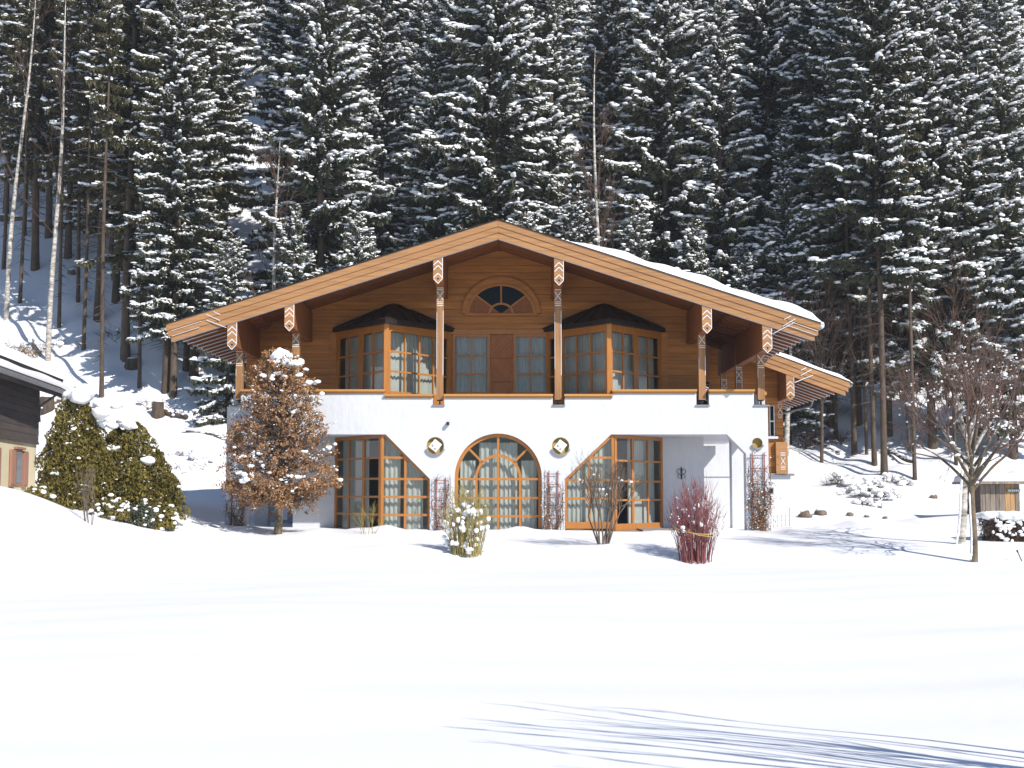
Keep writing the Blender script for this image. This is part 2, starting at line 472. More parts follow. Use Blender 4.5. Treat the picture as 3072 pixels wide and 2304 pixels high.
out += [(xt(2262), zn), (xt(2262), zo), (xt(2127), zo), (xt(2127), zn), (xt(2089), zn), (xt(2089), zo), (xt(1837), zo), (xt(1837), zm), (xt(1694), zm), (xt(1694), zn),
        (xt(1658), zn), (xt(1658), zm), (xt(1333), zm), (xt(1333), zn), (xt(1298), zn), (xt(1298), zm), (xt(1155), zm), (xt(1155), zo), (xt(723), zo), (xt(723), zn), (xl, zn)]
def wall_with_holes(name, outer, holes, y0, y1, mat):
    from mathutils.geometry import tessellate_polygon
    loops = [outer] + holes
    tris = tessellate_polygon([[Vector((x, z, 0)) for x, z in lp] for lp in loops])
    flat = [p for lp in loops for p in lp]; n = len(flat)
    vs = [(x, y0, z) for x, z in flat] + [(x, y1, z) for x, z in flat]
    fs = [tuple(t) for t in tris] + [tuple(i + n for i in reversed(t)) for t in tris]
    b = 0
    for lp in loops:
        k = len(lp)
        fs += [(b + i, b + (i + 1) % k, b + (i + 1) % k + n, b + i + n) for i in range(k)]
        b += k
    mb = MB(); mb.add(vs, fs)
    return part(mb, name, mat)
holes = [[(cx + r * math.cos(2 * math.pi * k / 28), cz - r * math.sin(2 * math.pi * k / 28)) for k in range(28)] for cx, cz, r in NICHES]
fw = wall_with_holes('front_wall', out, holes, DF, DF + 0.42, 'stucco')
mb = MB()                                          # bevelled corner of the left pier
mb.hexa([(xl, DF, ZB), (xl, DF + .42, ZB), (xl - .14, DF + .42, ZB), (xl - .14, DF + .20, ZB), (xl, DF, zn), (xl, DF + .42, zn), (xl - .14, DF + .42, zn), (xl - .14, DF + .20, zn)])
part(mb, 'wall_corner', 'stucco')
# niches
for i, (cx, cz, r) in enumerate(NICHES):
    circ = [(cx + (r - .004) * math.cos(2 * math.pi * k / 28), cz + (r - .004) * math.sin(2 * math.pi * k / 28)) for k in range(28)]
    inner = [(cx + (r - .012) * math.cos(2 * math.pi * k / 28), cz + (r - .012) * math.sin(2 * math.pi * k / 28)) for k in range(28)]
    mb = MB(); mb.ring(circ, inner, front(DF), -0.15, 0.004); mb.prism(inner, front(DF), -0.15, -0.13)
    ni = part(mb, 'wall_niche', 'brass')
    ni['label'] = ['round brass-lined niche left of the arched window', 'round brass-lined niche right of the arched window', 'small plain round niche at the right corner', 'small round niche behind the leafy tree'][i]
    sill_o = [(cx + (r + .045) * math.cos(a), cz + (r + .045) * math.sin(a)) for a in [math.radians(200 + 140 * k / 14) for k in range(15)]]
    sill_i = [(cx + (r + .004) * math.cos(a), cz + (r + .004) * math.sin(a)) for a in [math.radians(200 + 140 * k / 14) for k in range(15)]]
    mb = MB(); mb.prism(sill_o + sill_i[::-1], front(DF), -0.01, 0.07)
    part(mb, 'niche_sill', 'sill', ni)
    if i < 2:
        ang = math.radians(-38); ca, sa = math.cos(ang), math.sin(ang)
        def rot(u, v, cx=cx, cz=cz): return (cx + u * ca - v * sa, cz + u * sa + v * ca)
        sq = lambda a, b, c, d: [rot(a, b), rot(c, b), rot(c, d), rot(a, d)]
        mb = MB(); mb.prism(sq(-.135, -.15, .135, .15), front(DF), -0.06, -0.03)
        pl = part(mb, 'printed_plate', 'paper', ni)
        mb = MB()
        for q in [(-.10, -.085, -.035, -.02), (.02, -.11, .075, -.05), (-.012, -.045, .008, -.03)]:
            mb.prism(sq(*q), front(DF), -0.029, -0.026)
        for k in range(4): mb.prism(sq(-.09 + .01 * (k % 2), .03 + .025 * k, .07 - .02 * (k % 3), .034 + .025 * k), front(DF), -0.029, -0.026)
        part(mb, 'print', 'ink', ni)
        mb = MB()
        mb.prism(sq(-.115, -.132, .115, -.124), front(DF), -0.029, -0.026); mb.prism(sq(.108, -.118, .115, .12), front(DF), -0.029, -0.026)
        part(mb, 'print', 'ink_blue', ni)

# --- parapet rails, notch sills
rails = [(723, 1155, zo), (1837, 2089, zo), (2127, 2262, zo), (1155, 1298, zm), (1333, 1658, zm), (1694, 1837, zm)]
for a, b, z in rails:
    x0, x1 = xt(a) - .012, xt(b) + .012
    mb = MB(); mb.box(x0, x1, DF - .10, DF + .47, z + .062, z + .125); mb.box(x0 + .02, x1 - .02, DF - .045, DF + .44, z + .003, z + .062)
    part(mb, 'balcony_rail', 'rail')
for a, b in [(688, 724), (1296, 1335), (1656, 1696), (2086, 2129), (2260, 2308)]:
    part(MB().box(xt(a) + .005, xt(b) - .005, DF - .05, DF + .44, zn + .003, zn + .045), 'notch_sill', 'sill')
# --- balcony slab, side parapet, lower body
part(MB().box(xl, xr - .004, DF + .425, 48.0, zs + .012, zs + .32), 'balcony_floor', 'stucco')
part(MB().box(xr - .30, xr, DF + .425, 47.4, zs + .322, zo), 'side_parapet', 'stucco')
part(MB().box(xr - .36, xr + .07, DF + .48, 47.4, zo + .003, zo + .10), 'balcony_rail', 'rail')
part(MB().box(xl, xl + .3, DF + .425, DW - .05, zs + .322, zo), 'side_parapet', 'stucco')
part(MB().box(xr - .46, xr - .01, 43.9, 44.4, ZB, zs + .01), 'side_pier', 'stucco')
part(MB().box(xl + .01, xl + .46, 43.9, 44.4, ZB, zs + .01), 'side_pier', 'stucco')
bxL, bxR = -5.62, 4.78            # facet ends on the back wall
lxL, lxR = XW(879, DW, 1500), XW(2113, DW, 1500)
for a, b in [(lxL, bxL), (bxR, lxR)]:
    part(MB().box(a, b, DW, DW + .3, ZB, zs + .01), 'inner_wall', 'stucco')
for x0, x1 in [(lxL, lxL + .3), (lxR - .3, lxR)]:
    part(MB().box(x0, x1, DW + .3, 48.0, ZB, zs + .01), 'side_wall', 'stucco')
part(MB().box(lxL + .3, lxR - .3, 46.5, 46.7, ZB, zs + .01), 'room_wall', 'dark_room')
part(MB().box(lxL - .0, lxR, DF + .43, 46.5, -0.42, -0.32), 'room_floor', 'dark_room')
# far wall of the left passage, with a window gap towards the snow
pz0, pz1 = ZW(1560, 47.5), ZW(1490, 47.5)
part(MB().box(xl - .1, XW(843, 47.5, 1500), 47.5, 47.8, ZB, zs + .01), 'passage_wall', 'stucco')
part(MB().box(XW(862, 47.5, 1500), lxL - .005, 47.5, 47.8, ZB, zs + .01), 'passage_wall', 'stucco')
part(MB().box(XW(843, 47.5, 1500), XW(862, 47.5, 1500), 47.5, 47.8, ZB, pz0), 'passage_wall', 'stucco')

# --- windows
def curtain(parent, fn, u0, u1, v0, v1, d, seed, gap=0.0):
    rng = random.Random(seed)
    n = max(6, int((u1 - u0) / 0.022)); mb = MB()
    ph, per = rng.uniform(0, 6), rng.uniform(.12, .17)
    vs = []
    for k in range(n + 1):
        u = u0 + (u1 - u0) * k / n
        w = .030 * math.sin(2 * math.pi * u / per + ph + 1.2 * math.sin(u * 3.1)) + .012 * math.sin(2 * math.pi * u / .06 + ph)
        vs.append(fn(u, v0, d + w)); vs.append(fn(u, v1, d + w * .6))
    mb.add(vs, [(2 * k, 2 * k + 2, 2 * k + 3, 2 * k + 1) for k in range(n)])
    return mb.build('curtain', 'curtain', parent, True)
def window(fn, outline, hl, vl, ft=.10, mt=.045, skip=(), cur=True, label=None, seed=1, mat='frame', curs=None, rail=0.0, name='window'):
    """outline anticlockwise seen from outside; hl, vl = muntin positions"""
    inn = inset(outline, ft, rail or None)
    mb = MB()
    if len(inn) == len(outline): mb.ring(outline, inn, fn, -0.05, 0.03)
    us = [u for u, v in inn]; vs = [v for u, v in inn]
    u0, u1, v0, v1 = min(us), max(us), min(vs), max(vs)
    for v in hl:
        pc = clip([(u0, v - mt / 2), (u1, v - mt / 2), (u1, v + mt / 2), (u0, v + mt / 2)], inn)
        if pc: mb.prism(pc, fn, -0.03, 0.016)
    for u in vl:
        w = mt
        if isinstance(u, tuple): u, w = u
        pc = clip([(u - w / 2, v0), (u + w / 2, v0), (u + w / 2, v1), (u - w / 2, v1)], inn)
        if pc: mb.prism(pc, fn, -0.034, 0.020)
    wdw = mb.build(name, mat, chalet)
    if label: wdw['label'] = label
    he = [v0] + sorted(hl) + [v1]
    ve = [(u0, 0)] + [(u if isinstance(u, tuple) else (u, mt)) for u in sorted(vl, key=lambda a: a[0] if isinstance(a, tuple) else a)] + [(u1, 0)]
    for r in range(len(he) - 1):
        for c in range(len(ve) - 1):
            if (c, r) in skip or (c, -1) in skip: continue
            a, b = ve[c][0] + ve[c][1] / 2 + .001, ve[c + 1][0] - ve[c + 1][1] / 2 - .001
            lo, hi = he[r] + (mt / 2 if r else 0) + .001, he[r + 1] - (mt / 2 if r < len(he) - 2 else 0) - .001
            pc = clip([(a, lo), (b, lo), (b, hi), (a, hi)], inn)
            if pc and area(pc) > .004:
                m2 = MB(); m2.prism(pc, fn, -0.018, -0.012); m2.build('pane', 'glass', wdw)
    if cur:
        rr = curs if curs else [(u0, u1)]
        for k, (a, b) in enumerate(rr): curtain(wdw, fn, a, b, v0 - .05, v1 + .02, -0.22, seed + k)
    return wdw

# bay windows (pointed, two facets each) on the balcony
zb0, zb1 = ZW(1196, DF) - .05, 6.34
vL, vR = Vector((-3.80, 40.16, 0)), Vector((2.94, 40.16, 0))
def facet(A, B, label, two, seed, z0, z1, head, zsill):
    A, B = Vector(A), Vector(B)
    U = (B - A); L = U.length; U = U / L
    n = Vector((U.y, -U.x, 0))
    fn = plane((A.x, A.y, 0), U, n)
    h = z1 - head - zsill
    hl = [zsill + h / 3, zsill + 2 * h / 3]
    e = .16
    inn = L - 2 * e
    if two:
        vl = [e + inn * .23, (L / 2, .26), L - e - inn * .23]
    else:
        vl = [e + inn * .25, e + inn * .5, e + inn * .75]
    outl = [(e - .1, zsill - .09), (L - e + .1, zsill - .09), (L - e + .1, z1 - head + .09), (e - .1, z1 - head + .09)]
    w = window(fn, outl, hl, vl, ft=.09, mt=.055, label=label, seed=seed)
    mb = MB()
    mb.prism([(0, z1 - head + .092), (L, z1 - head + .092), (L, z1), (0, z1)], fn, -0.08, 0.035)
    mb.prism([(0, z0), (e - .102, z0), (e - .102, z1 - head + .09), (0, z1 - head + .09)], fn, -0.08, 0.035)
    mb.prism([(L - e + .102, z0), (L, z0), (L, z1 - head + .09), (L - e + .102, z1 - head + .09)], fn, -0.08, 0.035)
    mb.prism([(e - .10, z0), (L - e + .10, z0), (L - e + .10, zsill - .092), (e - .10, zsill - .092)], fn, -0.08, 0.03)
    mb.build('bay_frame', 'frame', w)
    return w
head = 0.32
zsl = ZW(1172, 40.2)
facet((bxL, DW, 0), vL, 'outer facet of the left bay window', True, 11, zb0, zb1, head, zsl)
facet(vL, (-1.98, DW, 0), 'sunlit inner facet of the left bay window', False, 21, zb0, zb1, head, zsl)
facet((1.12, DW, 0), vR, 'shaded inner facet of the right bay window', False, 31, zb0, zb1, head, zsl)
facet(vR, (bxR, DW, 0), 'outer facet of the right bay window', True, 41, zb0, zb1, head, zsl)
# corner posts at the points of the bays and their dark pyramid roofs
for v, a, b in ((vL, bxL, -1.98), (vR, 1.12, bxR)):
    part(MB().box(v.x - .07, v.x + .07, v.y - .09, v.y + .02, zb0, zb1 + .002), 'bay_corner_post', 'frame')
    zt = zb1 + .02
    Lp, Rp, Fp, Ap = Vector((a - .22, DW + .1, zt + .03)), Vector((b + .22, DW + .1, zt + .03)), Vector((v.x, v.y - .42, zt - .02)), Vector(((a + b) / 2, DW + .1, ZW(906, DW)))
    dn = Vector((0, 0, -.13))
    mb = MB()
    mb.add([Lp, Fp, Rp, Ap, Lp + dn, Fp + dn, Rp + dn], [(0, 1, 3), (1, 2, 3), (0, 4, 5, 1), (1, 5, 6, 2), (4, 6, 5), (0, 3, 2, 6, 4)])
    br = part(mb, 'bay_roof', 'slate')
    for P, Q in ((Lp, Fp), (Fp, Rp)):          # standing seams
        for k in range(5):
            t = (k + .5) / 5
            e = P.lerp(Q, t); g = e.lerp(Ap, .86)
            up = Vector((0, 0, .02))
            MB().tube([e + up, g + up], .018, 4).build('roof_seam', 'slate', br)
    # snow rests on the sunlit edge
# doors between the bays
fnD = front(DW)
zd0, zd1 = ZW(1190, DW), ZW(1003, DW)
def dx(px): return XW(px, DW, 1100)
part(MB().prism([(-1.98, zd1 + .003), (1.12, zd1 + .003), (1.12, zb1), (-1.98, zb1)], fnD, -0.1, 0.06), 'door_lintel', 'frame')
zA, zBt = ZW(1178, DW), ZW(1012, DW)
for (a, b, lab, sd) in ((1358, 1471, 'left glazed balcony door', 51), (1540, 1646, 'right glazed balcony door', 61)):
    o4 = [(dx(a), zd0 - .3), (dx(b), zd0 - .3), (dx(b), zd1), (dx(a), zd1)]
    h = (zBt - zA)
    window(fnD, o4, [zA - .0, zA + h / 3, zA + 2 * h / 3], [(dx((a + b) / 2))], ft=.085, mt=.05, label=lab, seed=sd, name='balcony_door')
def board_panel(a, b, z0, z1, flip, d):
    mb = MB(); mb.prism([(a, z0), (b, z0), (b, z1), (a, z1)], fnD, -0.09, d - .02)
    p = part(mb, 'door_panel', 'panel')
    rect = [(a + .006, z0 + .006), (b - .006, z0 + .006), (b - .006, z1 - .006), (a + .006, z1 - .006)]
    s, w = -3.0, 0.105
    while s < 4.0:
        c = (a + b) / 2
        dirv = 1 if flip else -1
        base = z0 + s
        st = [(c - 2, base - dirv * 2), (c + 2, base + dirv * 2), (c + 2, base + dirv * 2 + w * 1.35), (c - 2, base - dirv * 2 + w * 1.35)]
        pc = clip(st, rect)
        if pc and area(pc) > .002:
            m2 = MB(); m2.prism(pc, fnD, d - .019, d + .004); m2.build('board', 'panel', p)
        s += w * 1.35 + .014
hz3 = (zd1 - (zd0 - .3)) / 3
for (a, b) in ((-1.975, dx(1358) - .004), (dx(1471) + .004, dx(1540) - .004), (dx(1646) + .004, 1.115)):
    for k in range(3):
        board_panel(a, b, zd0 - .3 + hz3 * k + .004, zd0 - .3 + hz3 * (k + 1) - .004, k % 2 == 0, 0.0)

# ground-floor corner glazing: slanted front pane groups and angled facets
DG = DF + 0.13
fnG = front(DG)
def gx(px, py=1450): return XW(px, DG, py)
zt = zs + .008
oL = [(gx(1143), ZB), (gx(1290) + .02, ZB), (gx(1290) + .02, ZW(1437, DG)), (gx(1143), zt + (zt - ZW(1437, DG)) / 133. * 14)]
window(fnG, oL, [ZW(1545, DG), ZW(1491, DG), ZW(1437, DG), ZW(1373, DG)], [gx(1216)], ft=.085, mt=.07, label='slanted corner window left of the arch', seed=71, curs=[(gx(1150), gx(1200)), (gx(1212), gx(1268))])
zr0 = ZW(1586, DG)
zq = zt + (zt - ZW(1437, DG)) / 140. * 9
oR = [(gx(1694) - .02, zr0), (gx(1843), zr0), (gx(1843), zq), (gx(1694) - .02, ZW(1437, DG))]
window(fnG, oR, [ZW(1496, DG), ZW(1440, DG), ZW(1373, DG)], [gx(1768)], ft=.085, mt=.07, label='slanted corner window right of the arch', seed=81, rail=.20)
def lower_facet(A, B, rows, label, seed, z0, open_first, curs, rail=0.0):
    A, B = Vector(A), Vector(B); U = B - A; L = U.length; U /= L
    fn = plane((A.x, A.y, 0), U, Vector((U.y, -U.x, 0)))
    outl = [(0, z0), (L, z0), (L, zt), (0, zt)]
    if open_first: vl = [(L * .37, .13), L * .69]; skip = [(0, k) for k in range(len(rows))]
    else: vl = [L * .31, (L * .63, .13)]; skip = [(2, k) for k in range(len(rows))]
    w = window(fn, outl, rows, vl, ft=.11, mt=.06, label=label, seed=seed, skip=skip, curs=curs(L), rail=rail)
    return w, fn, L
zz = lambda ys: [ZW(y, 41.3) for y in ys]
wL, fL, LL = lower_facet((bxL, DW, 0), (gx(1143), DG, 0), zz([1542, 1490, 1437, 1376]), 'angled glazed wall with an opened door leaf on the left', 91, ZB, False, lambda L: [(.12, L * .60)])
wR, fR, LR = lower_facet((gx(1843), DG, 0), (bxR, DW, 0), zz([1500, 1444, 1384]), 'angled glazed wall with an opened door leaf on the right', 95, ZW(1589, 41.3), True, lambda L: [(L * .40, L * .95)], rail=.2)
# opened leaves, swung inwards
for fn, u, s, par, z0 in ((fL, LL * .97, 1, wL, -.1), (fR, LR * .03, -1, wR, -.02)):
    mb = MB()
    Lf = .95
    fl = lambda a, v, d, fn=fn, u=u, s=s: fn(u - s * (.08 + d), v, -.06 - a)
    o4 = [(0, z0), (Lf, z0), (Lf, zt - .45), (0, zt - .45)]
    mb.ring(o4, inset(o4, .10), fl, 0, .05)
    mb.build('door_leaf', 'panel', par)

# arched window
DA = DF + .16
fnA = front(DA)
ra, r1, r2, ri = arch_r + .02, arch_r - .105, .70, .615
def arc(r, n=28, a0=0.0, a1=math.pi): return [(arch_c + r * math.cos(a0 + (a1 - a0) * k / n), arch_z + r * 1.02 * math.sin(a0 + (a1 - a0) * k / n)) for k in range(n + 1)]
mb = MB()
oo = [(arch_c + ra, ZB)] + arc(ra) + [(arch_c - ra, ZB)]
ii = [(arch_c + r1, ZB + .1)] + arc(r1) + [(arch_c - r1, ZB + .1)]
mb.ring(oo, ii, fnA, -.06, .04)
mb.prism(arc(r2, 20) + arc(ri, 20)[::-1], fnA, -.03, .022)
zh = [arch_z - .03, ZW(1494, DA), ZW(1549, DA)]
for z in zh: mb.prism([(arch_c - r1 - .01, z - .035), (arch_c + r1 + .01, z - .035), (arch_c + r1 + .01, z + .035), (arch_c - r1 - .01, z + .035)], fnA, -.03, .02)
for u, zt2 in ((-.655, zh[0]), (.655, zh[0]), (0, arch_z + r1 + .03)):
    mb.prism([(arch_c + u - .036, ZB), (arch_c + u + .036, ZB), (arch_c + u + .036, zt2), (arch_c + u - .036, zt2)], fnA, -.034, .025)
for a in (45, 135):
    c, s = math.cos(math.radians(a)), math.sin(math.radians(a))
    mb.prism(strip_poly((arch_c + r2 * .97 * c, arch_z + r2 * .97 * s), (arch_c + (r1 + .02) * c, arch_z + (r1 + .02) * s), .065), fnA, -.032, .022)
aw = part(mb, 'arched_window', 'frame')
xsA = [arch_c - r1, arch_c - .655, arch_c, arch_c + .655, arch_c + r1]
zsA = [ZB + .1] + zh[::-1]
for r in range(3):
    for c in range(4):
        m2 = MB(); m2.prism([(xsA[c] + .037, zsA[r] + .036), (xsA[c + 1] - .037, zsA[r] + .036), (xsA[c + 1] - .037, zsA[r + 1] - .036), (xsA[c] + .037, zsA[r + 1] - .036)], fnA, -.018, -.012)
        m2.build('pane', 'glass', aw)
for a0, a1 in ((0, 45), (45, 90), (90, 135), (135, 180)):
    e = 1.6
    A0, A1 = math.radians(a0 + e), math.radians(a1 - e)
    m2 = MB(); m2.prism(arc(r1 - .002, 8, A0, A1) + arc(r2 + .002, 8, A0, A1)[::-1], fnA, -.018, -.012); m2.build('pane', 'glass', aw)
for a0, a1 in ((0, 90), (90, 180)):
    A0, A1 = math.radians(a0 + 3.5), math.radians(a1 - 3.5)
    m2 = MB(); m2.prism(arc(ri - .002, 8, A0, A1) + [(arch_c + (.037 if a0 == 0 else -.037), arch_z + .036)], fnA, -.018, -.012); m2.build('pane', 'glass', aw)
for k, (a, b) in enumerate(((-1.2, -.72), (-.60, -.05), (.05, .60), (.72, 1.2))):
    curtain(aw, fnA, arch_c + a * (r1 / 1.25), arch_c + b * (r1 / 1.25), ZB, arch_z + math.sqrt(max(.05, r1 ** 2 - (max(abs(a), abs(b)) * .9) ** 2)), -.24, 200 + k)

# lunette window in the gable
lc, lz = XW(1503.5, DW, 900), ZW(941, DW)
fnU = front(DW - .02)
def el(rx, rz, a0, a1, n): return [(lc + rx * math.cos(math.radians(a0 + (a1 - a0) * k / n)), lz + rz * math.sin(math.radians(a0 + (a1 - a0) * k / n))) for k in range(n + 1)]
mb = MB(); mb.prism(el(1.25, 1.18, 0, 180, 32), fnU, -.02, .045)
lun = part(mb, 'lunette_window', 'wall_wood')
mb = MB(); mb.ring(el(1.27, 1.20, 0, 180, 32), el(1.245, 1.175, 0, 180, 32), fnU, -.02, .055); part(mb, 'lunette_trim', 'panel', lun)
mb = MB(); mb.ring(el(1.10, .96, 0, 180, 32), el(1.02, .885, 0, 180, 32), fnU, -.02, .085); part(mb, 'lunette_arch', 'frame', lun)
M['dark_glass'] = nmat('dark_lunette_glass', (0.006, 0.008, 0.009), 0.12, spec=0.12)
for a0, a1 in ((41, 88), (92, 139)):
    m2 = MB(); m2.prism(el(1.02, .885, a0, a1, 12) + el(.40, .335, a0, a1, 12)[::-1], fnU, .03, .05); m2.build('pane', 'dark_glass', lun)
m2 = MB(); m2.prism(el(.34, .285, 0, 180, 16), fnU, .03, .052); m2.build('pane', 'dark_glass', lun)
mb = MB(); mb.ring(el(.41, .345, 0, 180, 18), el(.335, .28, 0, 180, 18), fnU, .02, .075); part(mb, 'lunette_arch', 'frame', lun)
for a in (40, 90, 140):
    c, s = math.cos(math.radians(a)), math.sin(math.radians(a))
    part(MB().prism(strip_poly((lc + .40 * c, lz + .335 * s), (lc + 1.03 * c, lz + .895 * s), .05), fnU, .02, .078), 'lunette_bar', 'frame', lun)
part(MB().box(lc - 1.16, lc + 1.16, DW - .12, DW - .02, lz - .07, lz - .002), 'lunette_sill', 'wall_wood', lun)
for a0, a1 in ((2, 38), (142, 178)):
    sect = el(1.02, .885, a0, a1, 10) + el(.41, .345, a0, a1, 10)[::-1]
    m2 = MB(); m2.prism(sect, fnU, .03, .048); m2.build('lattice_backing', 'dark_glass', lun)
    mb = MB()
    cx = lc + (.7 if a0 < 90 else -.7); cz = lz + .3
    wedge = [(lc, lz)] + el(1.02, .885, a0, a1, 10)
    for k in range(-14, 15):
        for sgn in (1, -1):
            p = (cx + k * .078, cz)
            pc = clip([(p[0] - 1 - .02, p[1] - sgn), (p[0] - 1 + .02, p[1] - sgn), (p[0] + 1 + .02, p[1] + sgn), (p[0] + 1 - .02, p[1] + sgn)] if sgn > 0 else
                      [(p[0] + 1 - .02, p[1] - 1), (p[0] + 1 + .02, p[1] - 1), (p[0] - 1 + .02, p[1] + 1), (p[0] - 1 - .02, p[1] + 1)], wedge)
            if pc: mb.prism(pc, fnU, .0485 if sgn > 0 else .054, .054 if sgn > 0 else .060)
    part(mb, 'lattice', 'panel', lun)

# --- roof
RX, RZ = XW(1494.5, DV, 660), ZW(660, DV)
EL, ER = W(499, 974, DV), W(2459, 970, DV)
SLOPE = {-1: (RZ - EL.z) / (RX - EL.x), 1: (RZ - ER.z) / (ER.x - RX)}
def roof_z(x): return RZ - (SLOPE[-1] * (RX - x) if x < RX else SLOPE[1] * (x - RX))
def slope_quad(mb, s, x0, x1, y0, y1, t0, t1):
    """block following the roof slope; t = depth below the roof's top plane"""
    mb.hexa([(x0, y0, roof_z(x0) - t1), (x1, y0, roof_z(x1) - t1), (x1, y1, roof_z(x1) - t1), (x0, y1, roof_z(x0) - t1),
             (x0, y0, roof_z(x0) - t0), (x1, y0, roof_z(x1) - t0), (x1, y1, roof_z(x1) - t0), (x0, y1, roof_z(x0) - t0)])
mb = MB()
for s, E in ((-1, EL), (1, ER)):
    slope_quad(mb, s, RX + s * .001, E.x, DV + .06, DB, 0.0, 0.16)
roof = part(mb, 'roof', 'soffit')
for s, E in ((-1, EL), (1, ER)):
    for k, (t0, t1, cut) in enumerate(((.0, .195, 0), (.199, .375, .05), (.379, .56, .15))):
        mb = MB(); slope_quad(mb, s, RX + s * .002, E.x - s * cut, DV - .03 + .022 * k, DV + .055, t0, t1)
        part(mb, 'fascia_board', 'fascia', roof)
    mb = MB(); slope_quad(mb, s, RX, E.x + s * .03, DV - .06, DV + .08, -.03, -.004); part(mb, 'verge_strip', 'slate', roof)
    mb = MB(); slope_quad(mb, s, RX + s * .01, E.x - s * .2, DV + .012, DV + .055, .561, .583); part(mb, 'verge_strip', 'metal', roof)
    y = DV + .06
    while y < 48.0:
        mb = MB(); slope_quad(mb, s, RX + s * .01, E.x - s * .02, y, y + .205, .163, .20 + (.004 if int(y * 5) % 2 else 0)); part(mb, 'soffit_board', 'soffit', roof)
        y += .213
    y = DV + .35; k = 0
    while y < (47.5 if s < 0 else 47.2):
        x1 = E.x - s * .10; x0 = x1 - s * 2.3
        mb = MB(); slope_quad(mb, s, x0, x1, y, y + .11, .206, .36); part(mb, 'rafter', 'soffit', roof)
        mb = MB()
        slope_quad(mb, s, x1 - s * (1.05 + .1 * (k % 2)), x1, y - .006, y - .001, .335, .362)
        mb.hexa([(x1 + s * .003, y - .004, roof_z(x1) - .36), (x1 + s * .012, y - .004, roof_z(x1) - .36), (x1 + s * .012, y + .035, roof_z(x1) - .36), (x1 + s * .003, y + .035, roof_z(x1) - .36),
                 (x1 + s * .003, y - .004, roof_z(x1) - .21), (x1 + s * .012, y - .004, roof_z(x1) - .21), (x1 + s * .012, y + .035, roof_z(x1) - .21), (x1 + s * .003, y + .035, roof_z(x1) - .21)])
        part(mb, 'rafter_line', 'white', roof)
        y += .64; k += 1
# painted strokes on the fascia ends
fnV = front(DV - .034)
def vp(px, py):
    w = W(px, py, DV - .034); return (w.x, w.z)
def cr(cx, cy, ox, oy): return vp(cx / 2.765 + ox, cy / 2.765 + oy)
mb = MB()
for a, b, c, d in ((500, 870, 556, 897), (440, 893, 552, 945), (438, 940, 606, 1003)):
    mb.prism(strip_poly(cr(a, b, 460, 620), cr(c, d, 460, 620), .015), fnV, -.03, .004)
for a, b, c, d in ((150, 1030, 400, 950), (150, 1074, 380, 1000)):
    mb.prism(strip_poly(cr(a, b, 460, 620), cr(c, d, 460, 620), .009), fnV, -.03, .005)
part(mb, 'painted_strokes', 'white', roof)
mb = MB()
for a, b, c, d in ((1362, 382, 1420, 352), (1350, 440, 1455, 376), (1270, 500, 1450, 405)):
    mb.prism(strip_poly(cr(a, b, 1860, 820), cr(c, d, 1860, 820), .015), fnV, -.03, .004)
for a, b, c, d in ((1400, 395, 1640, 480), (1380, 430, 1630, 515)):
    mb.prism(strip_poly(cr(a, b, 1860, 820), cr(c, d, 1860, 820), .009), fnV, -.03, .005)
part(mb, 'painted_strokes', 'white', roof)
# gutter on the right eave
g0, g1 = Vector((ER.x + .05, DV + .05, ER.z - .10)), Vector((ER.x + .05, DB, ER.z - .10))
part(MB().tube([g0, g1], .075, 8), 'gutter', 'metal', roof)
# snow on the roof
def roof_snow(s, x_start, x_end, y0, y1, thick, seed):
    rng = np.random.default_rng(seed)
    nx, ny = 60, 26
    xs = np.linspace(x_start, x_end, nx); ys = np.linspace(y0, y1, ny)
    prof = np.clip((np.arange(nx) / (nx - 1)) / .28, 0, 1) ** .6
    endr = np.clip((1 - np.arange(nx) / (nx - 1)) / .035, 0, 1) ** .5
    V = []; 
    for j, y in enumerate(ys):
        e = min(1.0, .35 + (y - y0) / .35)
        for i, x in enumerate(xs):
            t = thick * prof[i] * endr[i] * e * (1 + .12 * math.sin(x * 2.3 + y) + .08 * math.sin(x * 5.1 - y * 2)) + rng.uniform(-.006, .006)
            V.append((x, y, roof_z(x) + .012 + max(t, .0)))
    top = len(V)
    for j, y in enumerate(ys):
        for i, x in enumerate(xs): V.append((x, y, roof_z(x) + .001))
    idx = np.arange(nx * ny).reshape(ny, nx); F = []
    for j in range(ny - 1):
        for i in range(nx - 1):
            F.append((idx[j, i], idx[j, i + 1], idx[j + 1, i + 1], idx[j + 1, i]))
    for i in range(nx - 1): F.append((idx[0, i] + top, idx[0, i + 1] + top, idx[0, i + 1], idx[0, i]))
    for j in range(ny - 1):
        F.append((idx[j, nx - 1] + top, idx[j + 1, nx - 1] + top, idx[j + 1, nx - 1], idx[j, nx - 1]))
        F.append((idx[j + 1, 0] + top, idx[j, 0] + top, idx[j, 0], idx[j + 1, 0]))
    mb = MB(); mb.add(V, F)
    return part(mb, 'roof_snow', 'snow', roof, True)
roof_snow(1, RX + 1.75, ER.x + .13, DV - .03, DB, .33, 3)
roof_snow(-1, RX - .2, EL.x - .02, DV + 2.4, DB, .20, 4)
roof_snow(-1, EL.x + 1.5, EL.x - .01, DV - .03, DV + 2.3, .035, 5)
rs = np.random.default_rng(8)
C = np.stack([np.full(9, ER.x + .07) + rs.uniform(-.03, .05, 9), np.linspace(DV + .1, 46.5, 9) + rs.uniform(-.3, .3, 9), np.full(9, ER.z - .05)], 1)
v, f = blobs(C, rs.uniform(.05, .12, (9, 3)), ICO2, rs)
link('gutter_snow', np_mesh('gutter_snow', v, f, True), 'snow', roof)

